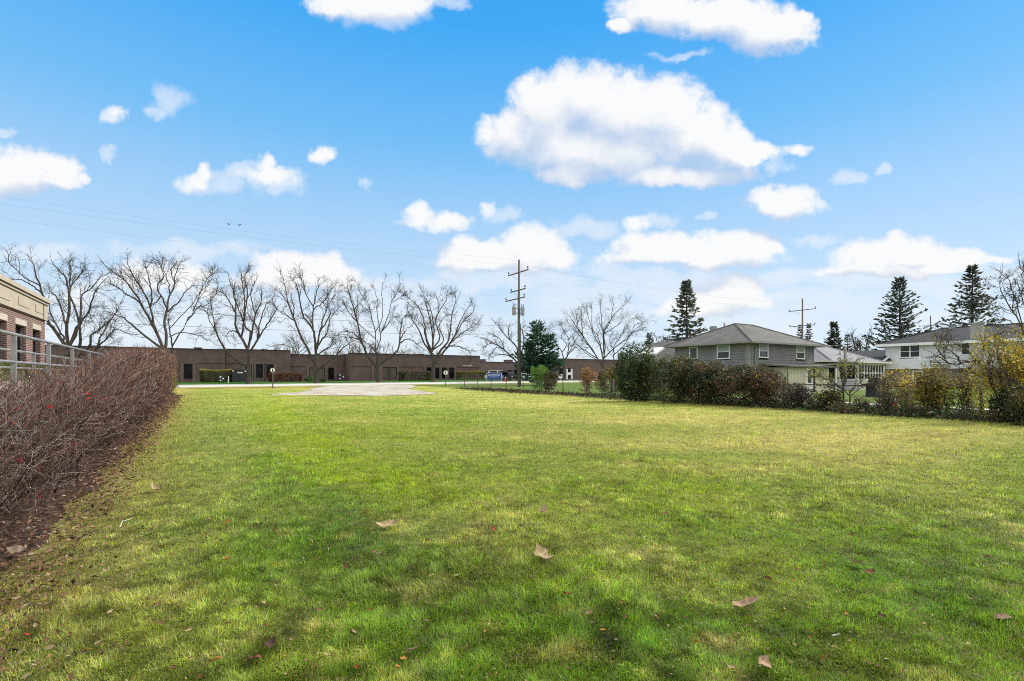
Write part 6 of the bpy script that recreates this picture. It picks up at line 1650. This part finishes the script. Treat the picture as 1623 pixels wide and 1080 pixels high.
bush_px('bush', 'low tangled brown brush between the two thin saplings', 'bush', 1308, 1366, 634, 658, 600, .07, BR[1:3] + [(.08, .14, .03), (.14, .16, .04), (.2, .19, .05)], 620, Y=19.9, group=GR, gaps=.35, lobes=7, stems=22, twigs=6)
bush_px('bush', 'low brown and green brush left of the tall yellow-green bush', 'bush', 1418, 1472, 632, 663, 700, .07, BR[1:3] + [(.09, .15, .03), (.26, .22, .04), (.12, .15, .04)], 621, Y=18.3, group=GR, gaps=.35, lobes=7, stems=22, twigs=6)
bush_px('bush', 'thin reddish-brown brush in front of the bright yard grass', 'bush', 1500, 1552, 642, 671, 260, .065, BR[1:3] + [(.09, .15, .03)], 622, Y=17.0, group=GR, gaps=.4, lobes=7, stems=18, twigs=6)
bush_px('bush', 'sparse brown brush left of the dark blue-green upright bush', 'bush', 1538, 1590, 642, 675, 420, .065, [(.12, .17, .03), (.30, .25, .04), (.16, .16, .04)], 623, Y=16.3, group=GR, gaps=.4, lobes=7, stems=18, twigs=6)
def yard_tree(name, label, Y, zoom, trunk, limbs, rt, seed, leafn, leaf, pal, rl=.06, scale=.35, leafbias=.4, dens=1.0):
    """small garden tree: limbs from bearings, twigs grown off, leaves clinging to the twigs"""
    e = limb_tree(name, label, None, zoom, Y, trunk, limbs, rt, seed, dens, rl, scale, .8)
    if leafn:
        cr = [c for c in e.children if c.name.startswith('crown')][0]
        n = len(cr.data.vertices); co_ = np.empty(n * 3, dtype=np.float32); cr.data.vertices.foreach_get('co', co_); co_ = co_.reshape(-1, 3)
        g = np.random.default_rng(seed)
        q = clump(co_, 1.6, seed)
        ok = np.where(q > leafbias - .8)[0]
        ids = g.choice(ok, leafn); P = co_[ids] + g.normal(0, .05, (leafn, 3))
        V, F4 = quads(P, leaf, seed, 0, .5); pal = np.array(pal)
        c = pal[g.integers(0, len(pal), leafn)] * g.uniform(.6, 1.35, (leafn, 1))
        np_mesh('leaves', V, F4, M['leaf'], e, np.repeat(c, 4, 0))
    return e
ZR = (1440, 560, 8.306)
YEL = [(.58, .40, .03), (.46, .34, .035), (.34, .29, .035), (.24, .24, .035), (.62, .46, .07)]
yard_tree('sapling', 'leaning sapling with a dark trunk and yellow-green leaves before the sunroom', 21.2, (1240, 530, 7.715), [(750, 960), (748, 800), (742, 640)],
  [[(745, 700), (690, 640), (600, 570), (450, 520), (340, 500)], [(742, 640), (720, 540), (700, 440), (690, 390)], [(742, 640), (780, 540), (850, 470)], [(745, 720), (640, 660), (500, 620), (400, 600)], [(742, 660), (760, 500), (740, 380)]], .045, 701, 520, .09, [(.30, .27, .03), (.20, .21, .03), (.38, .33, .05), (.14, .15, .03)])
yard_tree('sapling', 'thin grey leafless sapling before the sunroom windows', 20.6, (1240, 530, 7.715), [(830, 940), (826, 800), (824, 690)],
  [[(824, 700), (900, 600), (900, 480), (880, 350)], [(826, 760), (960, 640), (940, 520)], [(826, 760), (740, 660), (620, 600)], [(830, 720), (980, 560), (1100, 540), (1240, 690)]], .03, 702, 60, .07, YEL, .04)
yard_tree('garden_tree', 'arching bare garden tree with a crooked branch before the white house', 18.7, ZR, [(960, 900), (965, 700), (950, 480)],
  [[(950, 480), (990, 330), (960, 180), (880, 110), (760, 120), (620, 155), (540, 140), (480, 70), (465, -60)], [(960, 180), (880, 80), (800, 0), (700, -90)], [(980, 250), (860, 260), (700, 240), (560, 250)], [(985, 300), (880, 360), (800, 420)], [(960, 220), (1040, 130), (1060, 0), (1020, -120)],
   [(990, 260), (1120, 280), (1300, 260), (1520, 240)], [(1000, 330), (1180, 300), (1350, 180), (1520, 100)], [(700, 130), (640, 50), (560, -20), (470, -90)], [(540, 140), (420, 60), (330, 40), (230, 60)], [(880, 110), (820, 180), (720, 220)], [(480, 70), (390, -40), (330, -140)], [(465, 0), (520, -120), (560, -200)]],
  .07, 703, 420, .075, [(.36, .27, .04), (.20, .18, .04), (.10, .12, .03), (.28, .2, .06)], .05, .34, .7)
bush_px('garden_tree', 'golden-leaved small garden tree at the right edge before the white house', 'tree', 1546, 1676, 516, 676, 17000, .068, [(.58, .42, .035), (.50, .37, .04), (.46, .35, .04), (.38, .30, .04), (.30, .26, .04), (.22, .22, .035), (.16, .18, .03), (.50, .38, .06)], 704, Y=16.6, accent=0, gaps=.45, lobes=16, stems=34, twigs=7, stemr=.016, shell=.2, parts=('crown', 'trunk'))
yard_tree('bare_tree', 'bare tree leaning in from the right edge with a few dark leaves high up', 15.0, (1480, 400, 6.75), [(1220, 2000), (1150, 1500), (1010, 1000)],
  [[(1010, 1000), (920, 760), (850, 640), (770, 520), (720, 410), (715, 320), (720, 200)], [(960, 860), (900, 560), (840, 400), (800, 290), (770, 230)], [(1000, 960), (1000, 640), (940, 460), (880, 320), (860, 280)], [(860, 650), (780, 610), (700, 580), (640, 600)], [(940, 800), (820, 740), (700, 720), (560, 760)], [(1010, 900), (1060, 600), (1000, 300), (930, 160), (900, 30)],
   [(980, 900), (880, 840), (760, 800), (640, 790)], [(820, 580), (960, 570), (1060, 560)], [(930, 460), (960, 330), (940, 230)], [(860, 640), (900, 540), (860, 470)]],
  .035, 705, 520, .06, [(.05, .05, .02), (.09, .085, .03), (.14, .12, .03), (.03, .03, .02)], .016, .22, .55, .6)
# ground cover at the foot of the bushes
n = 8200; g = np.random.default_rng(88)
b = 3 + 22 * g.random(n) ** 1.3; a = 22.6 + g.normal(0, .55, n) + .5 * (fbm(b * .7, b * 0, 3) - .5)
X, Y = xy(a, b); P = np.stack([X, Y, zg(X, Y) + .02 + np.abs(g.normal(0, .19, n)) * (.3 + 1.2 * fbm(b * .9, a, 3))], 1)
V, q = quads(P, .12, 9, .2, .6); pal = np.array([(.030, .075, .022), (.045, .10, .030), (.035, .060, .035), (.09, .12, .035), (.10, .065, .035), (.05, .085, .06)])
c = pal[g.integers(0, 6, n)] * g.uniform(.55, 1.35, (n, 1))
tag(np_mesh('ground_cover', V, q, M['leaf'], None, np.repeat(c, 4, 0)), 'ivy and weeds along the foot of the right-hand bushes', None, None, 'stuff')
n = 3800; b = 20 + 24 * g.random(n); a = 22.8 + g.normal(0, .9, n)
X, Y = xy(a, b); P = np.stack([X, Y, zg(X, Y) + .02 + np.abs(g.normal(0, .05, n))], 1)
V, q = quads(P, .16, 10, .6, .6); pal = np.array([(.09, .065, .04), (.055, .042, .03), (.15, .105, .06), (.045, .055, .025)])
c = pal[g.integers(0, 4, n)] * g.uniform(.55, 1.35, (n, 1))
tag(np_mesh('leaf_litter', V, q, M['dry_leaf'], None, np.repeat(c, 4, 0)), 'brown leaf litter under the border bushes', None, None, 'stuff')
# garden things
X, Y, Z = W(1391, 620, 33); Z = float(gz(Y)); e = empty('covered_grill', (X, Y, Z), .4, 'black fabric-covered grill on the patio before the sunroom', 'grill')
c = MB(); c.prism([(-.75, .0), (.75, .0), (.70, .85), (.48, 1.0), (.40, 1.28), (-.40, 1.28), (-.48, 1.0), (-.70, .85)], 'y', -.33, .33); c.build('cover', M['black'], e, .06)
for s in (-1, 1): c = MB(); c.box(s * .95 - .22, s * .95 + .22, -.28, .28, .80, .86); c.build('side_shelf', M['black'], e)
X, Y, Z = W(1417.5, 634, 20.5); Z = float(gz(Y)); e = empty('garden_figure', (X, Y, Z), 0, 'small red and white garden ornament among the brush before the patio', 'ornament')
c = MB(); c.lathe((0, 0, 0), [(.10, 0), (.13, .05), (.12, .22), (.09, .34), (.05, .38)], 12); c.build('body', M['red'], e)
c = MB(); c.lathe((0, 0, .385), [(.05, 0), (.085, .05), (.085, .11), (.05, .16), (.01, .17)], 12); c.build('head', M['offwhite'], e)
